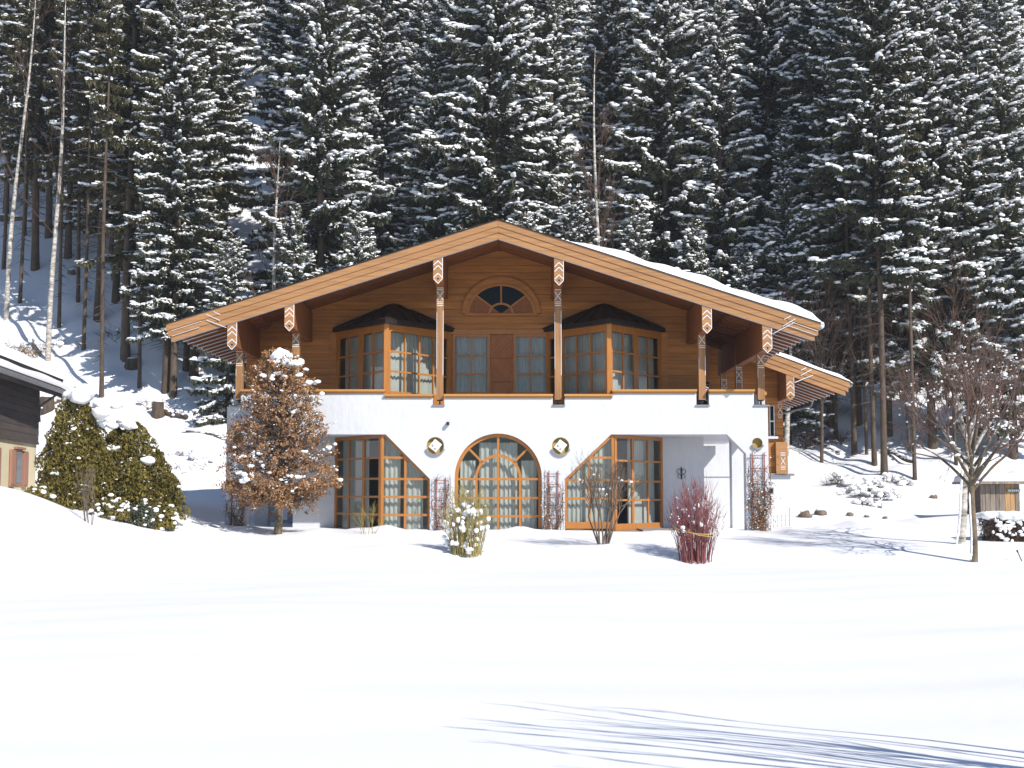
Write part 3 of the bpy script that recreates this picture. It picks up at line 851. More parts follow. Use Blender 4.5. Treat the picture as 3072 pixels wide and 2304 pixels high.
# --- purlins with carved end plates
for i, (px, ytop, ytip) in enumerate(((696, 962, 1050), (868, 906, 994), (1314, 764, 852), (1677, 770, 857), (2121, 908, 1001), (2302, 968, 1060))):
    Dp = DV + .03
    cx = XW(px, Dp, (ytop + ytip) / 2); zt_, zp = ZW(ytop, Dp) + .1, ZW(ytip, Dp)
    hw = .142
    yb = 47.5 if i in (0, 5) else DW + .1
    ztop = min(roof_z(cx - .13), roof_z(cx + .13)) - .215
    mb = MB(); mb.box(cx - .12, cx + .12, Dp + .12, yb, ZW(ytip, Dp) + .10, ztop)
    pu = part(mb, 'purlin', 'soffit')
    fnp = front(Dp)
    poly = [(cx - hw, zt_), (cx - hw, zp + .15), (cx, zp), (cx + hw, zp + .15), (cx + hw, zt_)]
    mb = MB(); mb.prism(poly, fnp, -.11, 0.0); part(mb, 'end_plate', 'fascia', pu)
    mb = MB()
    for zc in (zp + .19, zp + .42, zp + .56):
        mb.prism(strip_poly((cx - hw + .012, zc - .0), (cx, zc + .13), .020), fnp, .0005, .005)
        mb.prism(strip_poly((cx, zc + .13), (cx + hw - .012, zc - .0), .020), fnp, .0005, .0055)
    mb.prism(strip_poly((cx + hw - .012, zp + .16), (cx + hw - .012, zt_), .016), fnp, .0005, .006)
    mb.prism(strip_poly((cx - hw + .012, zp + .155), (cx, zp + .014), .016), fnp, .0005, .0052)
    mb.prism(strip_poly((cx, zp + .014), (cx + hw - .012, zp + .155), .016), fnp, .0005, .0057)
    part(mb, 'chevron_paint', 'white', pu)
    mb = MB(); mb.prism([(cx + .032 * math.cos(a * math.pi / 6), zp + .155 + .032 * math.sin(a * math.pi / 6)) for a in range(12)], fnp, .0005, .007); part(mb, 'drilled_hole', 'black', pu)
    mb = MB(); mb.prism([(cx - .013 + .022 * math.cos(a * math.pi / 6), zp + .15 + .03 * math.sin(a * math.pi / 6)) for a in range(12)], fnp, .0005, .0063); part(mb, 'hole_rim', 'white', pu)

def pattern(fnp, cx, z, hw, lines, full=True):
    mb = MB()
    for k in range(lines): mb.prism(strip_poly((cx - hw, z - .055 * k), (cx + hw, z - .055 * k), .016), fnp, .0005, .004)
    z2 = z - .055 * lines
    h = .27
    mb.prism(strip_poly((cx - hw, z2), (cx + hw, z2 - h), .016), fnp, .0005, .0045)
    mb.prism(strip_poly((cx - hw, z2 - h), (cx + hw, z2), .016), fnp, .0005, .005)
    z3 = z2 - h - .05
    for k in range(lines): mb.prism(strip_poly((cx - hw, z3 - .055 * k), (cx + hw, z3 - .055 * k), .016), fnp, .0005, .004)
    return mb, z2 - h / 2
def post(px, D, py_mark, lines, zfoot, lit=True):
    cx = XW(px, D, 1100)
    z1 = roof_z(cx) - .62
    hw = .105
    mb = MB(); mb.box(cx - hw, cx + hw, D - hw, D + hw, zfoot + .16, z1)
    p = part(mb, 'roof_post', 'post')
    mb = MB(); mb.box(cx - .08, cx + .08, D - .08, D + .08, zfoot + .003, zfoot + .02); mb.box(cx - .02, cx + .02, D - .06, D + .06, zfoot + .02, zfoot + .16); mb.box(cx - .085, cx + .085, D - .03, D + .03, zfoot + .13, zfoot + .158)
    part(mb, 'post_foot', 'black', p)
    fnp = front(D - hw)
    mb, zc = pattern(fnp, cx, ZW(py_mark, D), .098, lines)
    mb.prism(strip_poly((cx + hw - .010, zfoot + .9), (cx + hw - .010, ZW(py_mark, D) - .75), .014), fnp, .0005, .004)
    mb.prism(strip_poly((cx - hw + .010, zfoot + 1.1), (cx - hw + .010, ZW(py_mark, D) - .8), .010), fnp, .0005, .004)
    part(mb, 'painted_pattern', 'white', p)
    mb = MB(); mb.prism([(cx - .03, zc), (cx, zc - .03), (cx + .03, zc), (cx, zc + .03)], fnp, .0052, .008); part(mb, 'pattern_centre', 'blue', p)
    return p
zf = zn + .045
for px, pm, ln in ((720, 1050, 2), (888, 993, 2), (1320, 860, 3), (1674, 860, 3), (2105, 996, 2), (2281, 1056, 2)):
    post(px, DF + .2, pm, ln, zf)
post(2215, 43.7, 1103, 2, zo + .105); post(2170, 46.8, 1139, 2, zo + .105)

# --- upper wall: horizontal planks over a backing
uxL, uxR = -8.52, XW(2093, DW, 1100)
mb = MB()
zw0 = zs + .325
def under(x): return roof_z(x) - .212
mb.box(uxL, bxL - .05, DW + .03, DW + .2, zw0, zb1 - .9)
mb.box(bxR + .05, uxR, DW + .03, DW + .2, zw0, zb1 - .9)
hi_ = [(uxL, zb1 - .895), (bxL - .05, zb1 - .895), (bxL - .05, zb1 - .02), (bxR + .05, zb1 - .02), (bxR + .05, zb1 - .895), (uxR, zb1 - .895), (uxR, under(uxR) - .0), (RX, under(RX)), (uxL, under(uxL))]
mb.prism(hi_, front(DW + .03), -.17, 0)
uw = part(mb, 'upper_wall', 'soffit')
ph = .238; z = zw0 + .01; row = 0
while z < RZ - .3:
    a, b = uxL, uxR
    z1 = min(z + ph - .010, 99)
    segs = [(a, b)] if z > zb1 - .12 else [(a, bxL - .02), (bxR + .02, b)]
    for (sa, sb) in segs:
        pc = clip([(sa, z), (sb, z), (sb, z1), (sa, z1)], [(-30, -5), (30, -5), (30, under(30)), (RX, under(RX)), (-30, under(-30))])
        if pc and area(pc) > .003:
            m2 = MB(); m2.prism(pc, front(DW), -.026, 0.0 + .004 * ((row * 7) % 3)); m2.build('plank', 'wall_wood', uw)
    z += ph; row += 1
part(MB().box(bxL - .22, bxL - .01, DW - .05, DW - .01, zw0, zb1 - .1), 'corner_board', 'wall_wood')
part(MB().box(bxR + .01, bxR + .22, DW - .05, DW - .01, zw0, zb1 - .1), 'corner_board', 'wall_wood')
# side and back walls of the upper storey
mb = MB(); mb.box(uxL, uxL + .2, DW + .21, DB - .5, zw0, roof_z(uxL) - .21); part(mb, 'side_wall', 'wall_wood')
mb = MB(); mb.box(uxR - .2, uxR, DW + .21, DB - .5, zw0, roof_z(uxR) - .21); part(mb, 'side_wall', 'wall_wood')
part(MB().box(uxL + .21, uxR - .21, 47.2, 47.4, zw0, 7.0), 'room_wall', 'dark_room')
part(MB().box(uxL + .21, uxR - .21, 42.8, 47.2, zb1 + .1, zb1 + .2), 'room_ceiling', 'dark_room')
# wall lantern in the shaded loggia (iron scrollwork) and the small black lamp above the arch
lamp_x, lamp_z = XW(2044, DW, 1420), ZW(1420, DW)
il = thing('wall_ornament', (lamp_x, DW, lamp_z), 'black wrought-iron scroll ornament on the shaded loggia wall', 'ornament')
part(MB().box(lamp_x - .02, lamp_x + .02, DW - .03, DW - .003, lamp_z - .19, lamp_z + .19), 'bar', 'black', il)
for sgn in (-1, 1):
    for cz, r in ((.06, .075), (-.09, .06)):
        pts = [(lamp_x + sgn * (.02 + r * (1 - math.cos(t)) * .8), DW - .02, lamp_z + cz + r * math.sin(t)) for t in [k * math.pi * 1.5 / 12 for k in range(13)]]
        part(MB().tube(pts, .009, 5), 'scroll', 'black', il)
bx_, bz_ = XW(1344, DF, 1271), ZW(1271, DF)
mb = MB(); mb.box(bx_ - .04, bx_ + .04, DF - .16, DF - .002, bz_ - .045, bz_ + .045)
lb = mb.build('wall_lamp', 'black'); tag(lb, 'small black box lamp on the white wall above the left niche', 'lamp')
# paving steps outside the right window
for k, (a, b, y0, y1, z) in enumerate(((1700, 1790, 38.9, 40.1, -.02), (1793, 1925, 38.9, 41.0, -.02), (1928, 2010, 39.4, 42.4, 0.03), (2013, 2100, 40.0, 42.5, .0))):
    part(MB().box(XW(a, 39.5, 1590), XW(b, 39.5, 1590), y0, y1, -.5, z), 'paving_slab', 'paving')

# --- lower wing at the right, behind the chalet
wing = thing('chalet_wing', (8.2, 50.0, 0.0), 'lower wooden wing with its own snowy roof behind the right corner of the chalet', 'house wing')
DX = 48.4; DXV = 46.7
wx1 = XW(2373, DX, 1500); wz = ZW(1428, DX)
part(MB().box(6.3, wx1, DX, DX + .3, ZB, wz), 'wing_wall', 'stucco', wing)
part(MB().box(6.3, 8.9, DX - .05, DX - .003, wz - .02, zs + .3), 'wing_wall', 'stucco', wing)
part(MB().box(wx1 - .3, wx1, DX + .3, 57, ZB + .5, wz), 'wing_wall', 'stucco', wing)
part(MB().box(8.91, wx1 + .12, DX - .12, DX + .3, wz + .003, wz + .09), 'wall_cap', 'sill', wing)
w2 = XW(2349, DX, 1250); wzp = ZW(1326, DX)
wr_s = .37
WR_E = W(2549, 1147, DXV)
def wroof(x): return WR_E.z + wr_s * (WR_E.x - x)
wu = part(MB().box(7.2, w2, DX + .03, DX + .25, wz + .1, ZW(1150, DX)), 'upper_wall', 'soffit', wing)
z = wz + .095; k = 0
while z < wroof(w2) + 1.2:
    pc = clip([(7.2, z), (w2, z), (w2, z + .22), (7.2, z + .22)], [(-30, -5), (30, -5), (30, wroof(30) - .25), (-30, wroof(-30) - .25)])
    if pc and area(pc) > .003:
        m2 = MB(); m2.prism(pc, front(DX), -.026, .004 * (k % 3)); m2.build('plank', 'wall_wood', wu)
    z += .232; k += 1
pxa = XW(2328, DX - .15, 1380); pxb = XW(2363, DX - .15, 1380)
pnl = part(MB().box(pxa, pxb, DX - .18, DX - .014, wz + .095, wzp), 'corner_panel', 'fascia', wing)
mb, _ = pattern(front(DX - .18), (pxa + pxb) / 2 + .04, ZW(1358, DX - .18), .085, 3); part(mb, 'painted_pattern', 'white', pnl)
mb, _ = pattern(front(DX - .012), XW(2340, DX, 1215), ZW(1204, DX), .085, 3); part(mb, 'painted_pattern', 'white', wu)
wf = front(DX - .014)
wo = [(XW(2308, DX, 1260), ZW(1309, DX)), (XW(2323, DX, 1260), ZW(1309, DX)), (XW(2323, DX, 1260), ZW(1217, DX)), (XW(2308, DX, 1260), ZW(1217, DX))]
mb = MB(); mb.prism(wo, wf, 0.001, .02); sw = part(mb, 'window', 'white', wing)
for a, b in ((1307, 1266), (1262, 1219)):
    mb = MB(); mb.prism([(wo[0][0] + .03, ZW(a, DX)), (wo[1][0] - .03, ZW(a, DX)), (wo[1][0] - .03, ZW(b, DX)), (wo[0][0] + .03, ZW(b, DX))], wf, .021, .027); part(mb, 'pane', 'dark_glass', sw)
part(MB().box(wo[0][0] - .08, wo[1][0] + .1, DX - .14, DX - .02, ZW(1316, DX), ZW(1310, DX)), 'window_sill', 'white', sw)
# wing roof
def wquad(mb, x0, x1, y0, y1, t0, t1):
    mb.hexa([(x0, y0, wroof(x0) - t1), (x1, y0, wroof(x1) - t1), (x1, y1, wroof(x1) - t1), (x0, y1, wroof(x0) - t1),
             (x0, y0, wroof(x0) - t0), (x1, y0, wroof(x1) - t0), (x1, y1, wroof(x1) - t0), (x0, y1, wroof(x0) - t0)])
X0 = 6.6; DWB = 58.5
mb = MB(); wquad(mb, X0, WR_E.x, DXV + .06, DWB, 0, .16); wroof_o = part(mb, 'roof', 'soffit', wing)
for k, (t0, t1, cut) in enumerate(((.0, .19, 0), (.194, .36, .05), (.364, .53, .15))):
    mb = MB(); wquad(mb, X0, WR_E.x - cut, DXV - .03 + .022 * k, DXV + .055, t0, t1); part(mb, 'fascia_board', 'fascia', wroof_o)
mb = MB(); wquad(mb, X0, WR_E.x + .03, DXV - .05, DXV + .07, -.03, -.003); part(mb, 'verge_strip', 'slate', wroof_o)
y = DXV + .08
while y < DWB - .3:
    mb = MB(); wquad(mb, X0, WR_E.x - .02, y, y + .26, .163, .20); part(mb, 'soffit_board', 'soffit', wroof_o)
    y += .27
y = DXV + .35; k = 0
while y < DWB - .3:
    x1 = WR_E.x - .1
    mb = MB(); wquad(mb, x1 - 1.7, x1, y, y + .11, .205, .35); part(mb, 'rafter', 'soffit', wroof_o)
    mb = MB(); wquad(mb, x1 - 1.2, x1, y - .006, y - .001, .325, .352); part(mb, 'rafter_line', 'white', wroof_o)
    y += .72; k += 1
fnW = front(DXV - .034)
mb = MB()
for a, b, c, d in ((1500, 805, 1545, 782), (1500, 848, 1590, 797), (1450, 905, 1600, 845)):
    p, q = W(a / 2.765 + 1860, b / 2.765 + 820, DXV - .034), W(c / 2.765 + 1860, d / 2.765 + 820, DXV - .034)
    mb.prism(strip_poly((p.x, p.z), (q.x, q.z), .022), fnW, -.03, .004)
part(mb, 'painted_strokes', 'white', wroof_o)
part(MB().tube([(WR_E.x + .05, DXV + .05, WR_E.z - .1), (WR_E.x + .05, DWB, WR_E.z - .1)], .07, 8), 'gutter', 'metal', wroof_o)
dp = Vector((WR_E.x + .02, DX + 4.0, WR_E.z - .14))
part(MB().tube([dp, dp + Vector((-.05, .3, -.3)), Vector((w2 + .12, DX + 5.5, WR_E.z - .9))], .05, 7), 'downpipe', 'metal', wroof_o)
nx = 40; V = []; F = []
ys = np.linspace(DXV - .02, DWB, 24); xs = np.linspace(X0, WR_E.x + .12, nx)
for j, y in enumerate(ys):
    for i, x in enumerate(xs):
        e = min(1, .4 + (y - ys[0]) / .4) * min(1, (nx - 1 - i) / 2.5) ** .5
        V.append((x, y, wroof(x) + .006 + .24 * e * (1 + .1 * math.sin(3 * x + y))))
for j, y in enumerate(ys):
    for i, x in enumerate(xs): V.append((x, y, wroof(x) + .001))
T = nx * len(ys)
for j in range(len(ys) - 1):
    for i in range(nx - 1): F.append((j * nx + i, j * nx + i + 1, (j + 1) * nx + i + 1, (j + 1) * nx + i))
    F.append((T + j * nx + nx - 1, T + (j + 1) * nx + nx - 1, (j + 1) * nx + nx - 1, j * nx + nx - 1))
for i in range(nx - 1): F.append((T + i, T + i + 1, i + 1, i))
mb = MB(); mb.add(V, F); part(mb, 'roof_snow', 'snow', wroof_o, True)
# wing purlin
Dp = DXV + .03; cx = XW(2371, Dp, 1165); zp = ZW(1203, Dp); zt_ = ZW(1128, Dp) + .06; hw = .14
mb = MB(); mb.box(cx - .12, cx + .12, Dp + .12, DX + 6, zp + .1, wroof(cx + .13) - .21); pu = part(mb, 'purlin', 'soffit', wing)
fnp = front(Dp)
mb = MB(); mb.prism([(cx - hw, zt_), (cx - hw, zp + .15), (cx, zp), (cx + hw, zp + .15), (cx + hw, zt_)], fnp, -.11, 0); part(mb, 'end_plate', 'fascia', pu)
mb = MB()
for zc in (zp + .19, zp + .42, zp + .56):
    mb.prism(strip_poly((cx - hw + .012, zc), (cx, zc + .13), .02), fnp, .0005, .005); mb.prism(strip_poly((cx, zc + .13), (cx + hw - .012, zc), .02), fnp, .0005, .0055)
mb.prism(strip_poly((cx + hw - .012, zp + .16), (cx + hw - .012, zt_), .016), fnp, .0005, .006)
part(mb, 'chevron_paint', 'white', pu)
mb = MB(); mb.prism([(cx + .032 * math.cos(a * math.pi / 6), zp + .155 + .032 * math.sin(a * math.pi / 6)) for a in range(12)], fnp, .0005, .007); part(mb, 'drilled_hole', 'black', pu)
# small recessed meter box on the wing's white wall
mx_, mz_ = XW(2313, DX, 1472), ZW(1472, DX)
mb = MB(); mb.box(mx_ - .09, mx_ + .09, DX - .03, DX - .002, mz_ - .11, mz_ + .11); bxm = part(mb, 'meter_box', 'sill', wing)
part(MB().box(mx_ - .06, mx_ + .06, DX - .036, DX - .031, mz_ - .08, mz_ + .07), 'box_door', 'dark_glass', bxm)

# ------------------------------------------------------------------ conifers of the hillside forest
def spruce_meshes(seed, h, cs, R, snow, dens=1.0, thin=0.0, droop=0.0, slim=1.0):
    """trunk, crown and snow of one spruce in its own coordinates (base at origin)"""
    rng = np.random.default_rng(seed)
    # trunk
    n = 14; zz_ = np.linspace(-0.6, h, n); r0 = (0.0068 * h + .02) * slim
    wob = np.stack([.05 * np.sin(zz_ * .4 + seed), .05 * np.cos(zz_ * .33 + seed * 2), zz_], 1)
    rad = r0 * (1 - np.clip(zz_ / h, 0, 1)) ** .85 + .012
    rad[0] *= 1.25
    tr = [tubes(wob[:-1], wob[1:], rad[:-1], rad[1:], 8)]
    # dead twigs on the bare lower trunk
    nb = int(cs * h * 9)
    if nb:
        zb = rng.uniform(.08 * h, cs * h + 1, nb); az = rng.uniform(0, 6.283, nb); ln = rng.uniform(.25, 1.3, nb)
        p0 = np.stack([0 * zb, 0 * zb, zb], 1)
        p1 = p0 + np.stack([np.cos(az) * ln, np.sin(az) * ln, -ln * rng.uniform(.0, .5, nb)], 1)
        tr.append(tubes(p0, p1, np.full(nb, .018), np.full(nb, .006), 3))
    need, snw, wood = [], [], []
    z = cs * h
    while z < h * .992:
        t = (z - cs * h) / (h * (1 - cs))
        Lw = R * (1 - t) ** .78 * (.62 + .38 * min(1, .25 + t * 5)) + .12
        nbr = int(rng.integers(7, 11)) if t < .93 else 4
        for _ in range(nbr):
            if rng.random() < thin * (1 - t): continue
            az = rng.uniform(0, 2 * np.pi); L = Lw * rng.uniform(.62, 1.18); zb = z + rng.uniform(-.10, .10)
            a = -.40 - droop + .74 * t + rng.uniform(-.14, .14); c = .16 + droop * .5
            ca, sa = np.cos(az), np.sin(az)
            def P(s):
                s = np.asarray(s); r = L * s
                return np.stack([ca * r, sa * r, zb + L * (a * s + c * s * s) - .04 * L * np.sin(s * 9)], -1)
            nt = max(7, int(L / .047 * dens))
            s = np.linspace(.10, 1.0, nt); s = s + rng.uniform(-.02, .02, nt); s = np.clip(s, .05, 1.0)
            b = np.concatenate([P(s), P(s)])
            s2 = np.concatenate([s, s])
            side = np.concatenate([np.ones(nt), -np.ones(nt)])
            ang = az + side * rng.uniform(.55, 1.25, 2 * nt) * (1 - .45 * s2)
            tl = (.12 + .46 * (1 - s2) ** .75 * min(1, L / 2.0)) * rng.uniform(.45, 1.25, 2 * nt)
            dz = -tl * rng.uniform(.05, .75, 2 * nt)
            e = b + np.stack([np.cos(ang) * tl, np.sin(ang) * tl, dz], 1)
            w = (.024 + .062 * tl) * rng.uniform(.7, 1.3, 2 * nt)
            perp = np.stack([-np.sin(ang), np.cos(ang), np.zeros(2 * nt)], 1)
            m = b * .5 + e * .5
            l = m + perp * w[:, None] - np.array([0, 0, .02]); r = m - perp * w[:, None] - np.array([0, 0, .02])
            need.append((b, l, e, r))
            # hanging fringe
            m1 = b * .75 + e * .25; m2 = b * .1 + e * .9
            dn = m * 1.0; dn[:, 2] -= rng.uniform(.06, .30, 2 * nt) * (1 - .5 * t); dn[:, :2] += rng.uniform(-.06, .06, (2 * nt, 2))
            need.append((m1, m2, dn, m1))
            # snow cushions on the sprays
            k = rng.random(2 * nt) < snow * (.9 + .5 * s2)
            if k.any():
                bb, ee, ww, pp = b[k] + [0, 0, .015], e[k] + [0, 0, .02], w[k] * rng.uniform(.8, 1.5, k.sum()), perp[k]
                mm = bb * .45 + ee * .55
                f0, f1 = rng.uniform(0, .55, (k.sum(), 1)), rng.uniform(.55, .98, (k.sum(), 1))
                q0, q1 = bb * (1 - f0) + ee * f0, bb * (1 - f1) + ee * f1
                hh = np.array([0, 0, 1.0]) * rng.uniform(.02, .06, (k.sum(), 1))
                mm = q0 * .5 + q1 * .5
                snw.append((q0 + hh * .5, mm + pp * ww[:, None] - hh * .3, q1 + hh * .4, mm - pp * ww[:, None] - hh * .3))
            # thick snow on the bough
            nl = int(L / .20) if rng.random() < snow * 1.35 else 0
            if nl:
                sl_ = np.linspace(rng.uniform(.2, .5), 1.0, nl); C = P(sl_) + np.stack([rng.normal(0, .08, nl), rng.normal(0, .08, nl), rng.uniform(.02, .05, nl)], 1)
                rr = np.stack([rng.uniform(.11, .25, nl), rng.uniform(.05, .12, nl), rng.uniform(.028, .072, nl)], 1) * min(1, .5 + L / 3)
                wood.append(('b', C, rr, np.full(nl, az) + rng.normal(0, .25, nl)))
            pts = P(np.array([0, .33, .66, 1.0])); rb = .012 + .011 * L
            wood.append(('t', pts[:-1], pts[1:], np.array([rb, rb * .75, rb * .45]), np.array([rb * .75, rb * .45, .004])))
        z += (.60 - .27 * t) * rng.uniform(.75, 1.25)
    tw = [x for x in wood if x[0] == 't']
    if tw:
        tr.append(tubes(np.concatenate([x[1] for x in tw]), np.concatenate([x[2] for x in tw]), np.concatenate([x[3] for x in tw]), np.concatenate([x[4] for x in tw]), 3))
    q = [np.concatenate([x[i] for x in need]) for i in range(4)]
    V = np.stack(q, 1).reshape(-1, 3); n4 = len(q[0])
    F = np.array([[0, 1, 2], [0, 2, 3]])[None] + (np.arange(n4) * 4)[:, None, None]
    F = F.reshape(-1, 3)
    deg = (np.abs(V[F[:, 0]] - V[F[:, 2]]).sum(1) < 1e-7)
    F = F[~deg]
    q = [np.concatenate([x[i] for x in snw]) for i in range(4)]
    SV = np.stack(q, 1).reshape(-1, 3); ns = len(q[0])
    SF = (np.array([[0, 1, 2], [0, 2, 3]])[None] + (np.arange(ns) * 4)[:, None, None]).reshape(-1, 3)
    bl = [x for x in wood if x[0] == 'b']
    sp = [(SV, SF)]
    if bl: sp.append(blobs(np.concatenate([x[1] for x in bl]), np.concatenate([x[2] for x in bl]), ICO1, rng, .25, np.concatenate([x[3] for x in bl])))
    SV, SF = cat(sp)
    TV, TF = cat(tr)
    return (np_mesh('trunk', TV, TF, True), np_mesh('crown', V, F), np_mesh('snow', SV, SF, True))

def make_spruce(name, *a, mat='needles', **k):
    t, c, s = spruce_meshes(*a, **k)
    t.materials.append(M['bark']); c.materials.append(M[mat]); s.materials.append(M['snow_tree'])
    return dict(trunk=t, crown=c, snow=s)
KINDS = {
    'full1': make_spruce('s', 101, 21, .14, 3.1, .80),
    'full2': make_spruce('s', 102, 20, .16, 2.6, .85),
    'full3': make_spruce('s', 103, 22, .12, 3.5, .72),
    'dense1': make_spruce('s', 104, 17, .08, 2.5, .9),
    'tall1': make_spruce('s', 105, 23, .34, 2.7, .62, thin=.15, slim=.62),
    'sparse1': make_spruce('s', 106, 23, .22, 2.9, .42, thin=.55, mat='needles_dark', droop=.1),
    'sparse2': make_spruce('s', 107, 22, .20, 2.6, .40, thin=.5, mat='needles_dark', droop=.12),
    'young1': make_spruce('s', 108, 9, .04, 1.7, .8),
    'slim1': make_spruce('s', 110, 22, .10, 1.9, .85),
    'broad1': make_spruce('s', 111, 19, .10, 3.3, .75, droop=.12),
    'pole1': make_spruce('s', 109, 17, .55, 1.2, .2, thin=.4, slim=.8, mat='needles_dark'),
}
N_SPRUCE = 0
def place_spruce(kind, X, D, sc=1.0, label='', group='spruces of the hillside forest', lean=(0, 0), zsc=None):
    global N_SPRUCE
    rng = random.Random(N_SPRUCE * 13 + 5)
    N_SPRUCE += 1
    r = bpy.data.objects.new('spruce_tree', None); COL.objects.link(r); r.empty_display_size = .3
    r.location = (X, D, hz(X, D) - .05)
    r.rotation_euler = (lean[0], lean[1], rng.uniform(0, 6.28))
    w = sc * rng.uniform(.92, 1.08)
    if kind == 'pole1': w *= .72
    r.scale = (w, w, zsc or sc)
    tag(r, label, 'spruce tree', group)
    for nm, me in KINDS[kind].items():
        c = bpy.data.objects.new(nm, me); COL.objects.link(c); c.parent = r
        if nm != 'trunk': c['kind'] = 'stuff'
    return r

# row right behind the chalet, individually described from left to right
ORD = ['first', 'second', 'third', 'fourth', 'fifth', 'sixth', 'seventh', 'eighth', 'ninth', 'tenth', 'eleventh', 'twelfth', 'thirteenth', 'fourteenth']
front_row = [(585, 64, 'sparse2', 1.15), (862, 66, 'slim1', 1.22), (960, 62.5, 'full1', 1.30), (1140, 66, 'slim1', 1.15), (1300, 64.5, 'full2', 1.0), (1480, 62.5, 'full3', 1.36), (1660, 65, 'slim1', 1.2),
             (1830, 68, 'full2', 1.2), (2000, 64, 'broad1', 1.35), (2170, 62.5, 'dense1', 1.3), (2310, 65, 'full1', 1.28), (2450, 67.5, 'tall1', 1.2)]
for i, (px, D, k, s) in enumerate(front_row):
    place_spruce(k, XW(px, D, 900), D, s, '%s spruce from the left in the snowy row just behind the chalet' % ORD[i], 'spruces behind the chalet roof')
# trees whose trunks stand in view on the left slope
left = [(103, 817, 'sparse1', 1.05, 'thick dark-trunked spruce high on the left slope'), (143, 712, 'sparse2', 1.0, 'dark spruce just above the thick-trunked one at the far left'),
        (177, 983, 'pole1', 1.05, 'slender bare-stemmed spruce right of the pale pole trunk on the left'), (297, 960, 'sparse1', 1.1, 'dark straight spruce in the middle of the left slope'),
        (302, 1193, 'pole1', 1.15, 'slim spruce with snow-dusted trunk standing lowest on the left slope'), (378, 1074, 'sparse2', 1.08, 'spruce with a tufted thick lower trunk on the left slope'),
        (416, 1164, 'pole1', .95, 'thin-stemmed spruce leaning beside the tufted trunk'), (497, 1175, 'sparse1', .95, 'spruce with double trunk foot, nearer one, left of the chalet eave'),
        (522, 1186, 'full2', .86, 'spruce with drooping snowy boughs touching the left roof end'), (452, 835, 'full1', .9, 'spruce higher up behind the left eave'),
        (62, 905, 'pole1', 1.0, 'thin dark stem between the two pale poles'), (232, 905, 'pole1', 1.1, 'thin stem just left of the dark straight spruce'),
        (252, 1050, 'pole1', 1.0, 'thin stem low between the pale trunk and the slim spruce'), (345, 905, 'sparse2', .95, 'spruce right of the dark straight one, upper left slope'),
        (205, 770, 'sparse1', .9, 'spruce behind the pale trunk, upper left slope'), (268, 700, 'sparse2', 1.0, 'spruce right of the fallen trunk end, upper left slope'),
        (335, 780, 'full3', .85, 'snow-covered spruce above the fallen trunk, upper left slope'), (430, 985, 'sparse1', .95, 'spruce left of the roof end with low snowy boughs'),
        (560, 1110, 'full1', .85, 'low-branched spruce directly above the left roof corner'), (12, 800, 'pole1', 1.1, 'dark stem at the far left edge beside the leaning pole'),
        (75, 700, 'pole1', 1.2, 'slender stem above the thick-trunked spruce at far left'),
        (20, 640, 'sparse2', .9, 'leftmost spruce at the edge of the picture, high on the slope')]
for px, py, k, s, lab in left:
    p = ground_hit(px, py); place_spruce(k, p.x, p.y, s * 1.15, lab, 'spruces on the left slope')
right = [(2485, 1278, 'tall1', 1.0, 'spruce trunk nearest the wing roof on the right slope'), (2507, 1318, 'pole1', 1.1, 'thin trunk beside the wing gutter'),
         (2559, 1363, 'tall1', .95, 'spruce trunk between the wing roof and the pair of pale stems'), (2622, 1397, 'pole1', 1.2, 'left one of the pair of slim stems right of the chalet'),
         (2652, 1424, 'tall1', 1.0, 'right one of the pair of slim stems right of the chalet'), (2665, 1306, 'full1', .95, 'spruce behind the pair of slim stems'),
         (2572, 1270, 'full3', .9, 'dark spruce standing deeper behind the wing roof'), (2745, 1440, 'pole1', 1.0, 'single thin trunk left of the bare umbrella-shaped tree'),
         (2800, 1340, 'full1', 1.02, 'snowy spruce behind the bare umbrella-shaped tree'), (2920, 1360, 'full2', 1.0, 'snowy spruce above the wooden hut'), (3040, 1370, 'dense1', 1.12, 'snowy spruce at the right edge of the picture'),
         (2370, 1330, 'dense1', .8, 'low snowy spruce half hidden by the wing roof')]
for px, py, k, s, lab in right:
    p = ground_hit(px, py); place_spruce(k, p.x, p.y, s * 1.15, lab, 'spruces on the right slope')
# the forest above them
rr = random.Random(21)
kinds_c = ['full1', 'full2', 'full3', 'dense1', 'slim1', 'broad1', 'slim1']
RANKS = [71, 78, 86, 95, 105, 117, 131, 147, 164]
for D, step in ((71, 5.2), (78, 5.6), (86, 6.2), (95, 6.8), (105, 7.4), (117, 8.2), (131, 9.2), (147, 9.5), (164, 10)):
    half = D * .405
    cnt = {}
    x = -half - rr.uniform(0, step)
    while x < half + 2:
        X = x + rr.uniform(-1.2, 1.2); Y = D + rr.uniform(-2.4, 2.4)
        x += step
        q = X / Y
        if -.213 < q < -.191 and D < 125: continue
        if q < -.27 and D < 84: continue
        if q < -.27 and rr.random() < .25: continue
        kd = rr.choice(['sparse1', 'sparse2', 'full3', 'tall1']) if q < -.27 else rr.choice(kinds_c)
        zone = 'up the left slope' if q < -.18 else ('above the chalet' if q < .17 else 'up the right slope')
        near = ORD[1 + RANKS.index(D)]
        cnt[zone] = cnt.get(zone, 0) + 1
        place_spruce(kd, X, Y, rr.uniform(1.0, 1.38), '%s spruce from the left in the %s forest rank %s' % (ORD[cnt[zone] - 1], near, zone), 'forest spruces %s' % zone)
place_spruce('full2', 16.7, 122.0, 1.3, 'spruce standing alone highest on the slope, right of the middle', 'forest spruces above the chalet')
place_spruce('full1', 15.0, 108.0, 1.25, 'snowy spruce just below the highest one, right of the middle', 'forest spruces above the chalet')
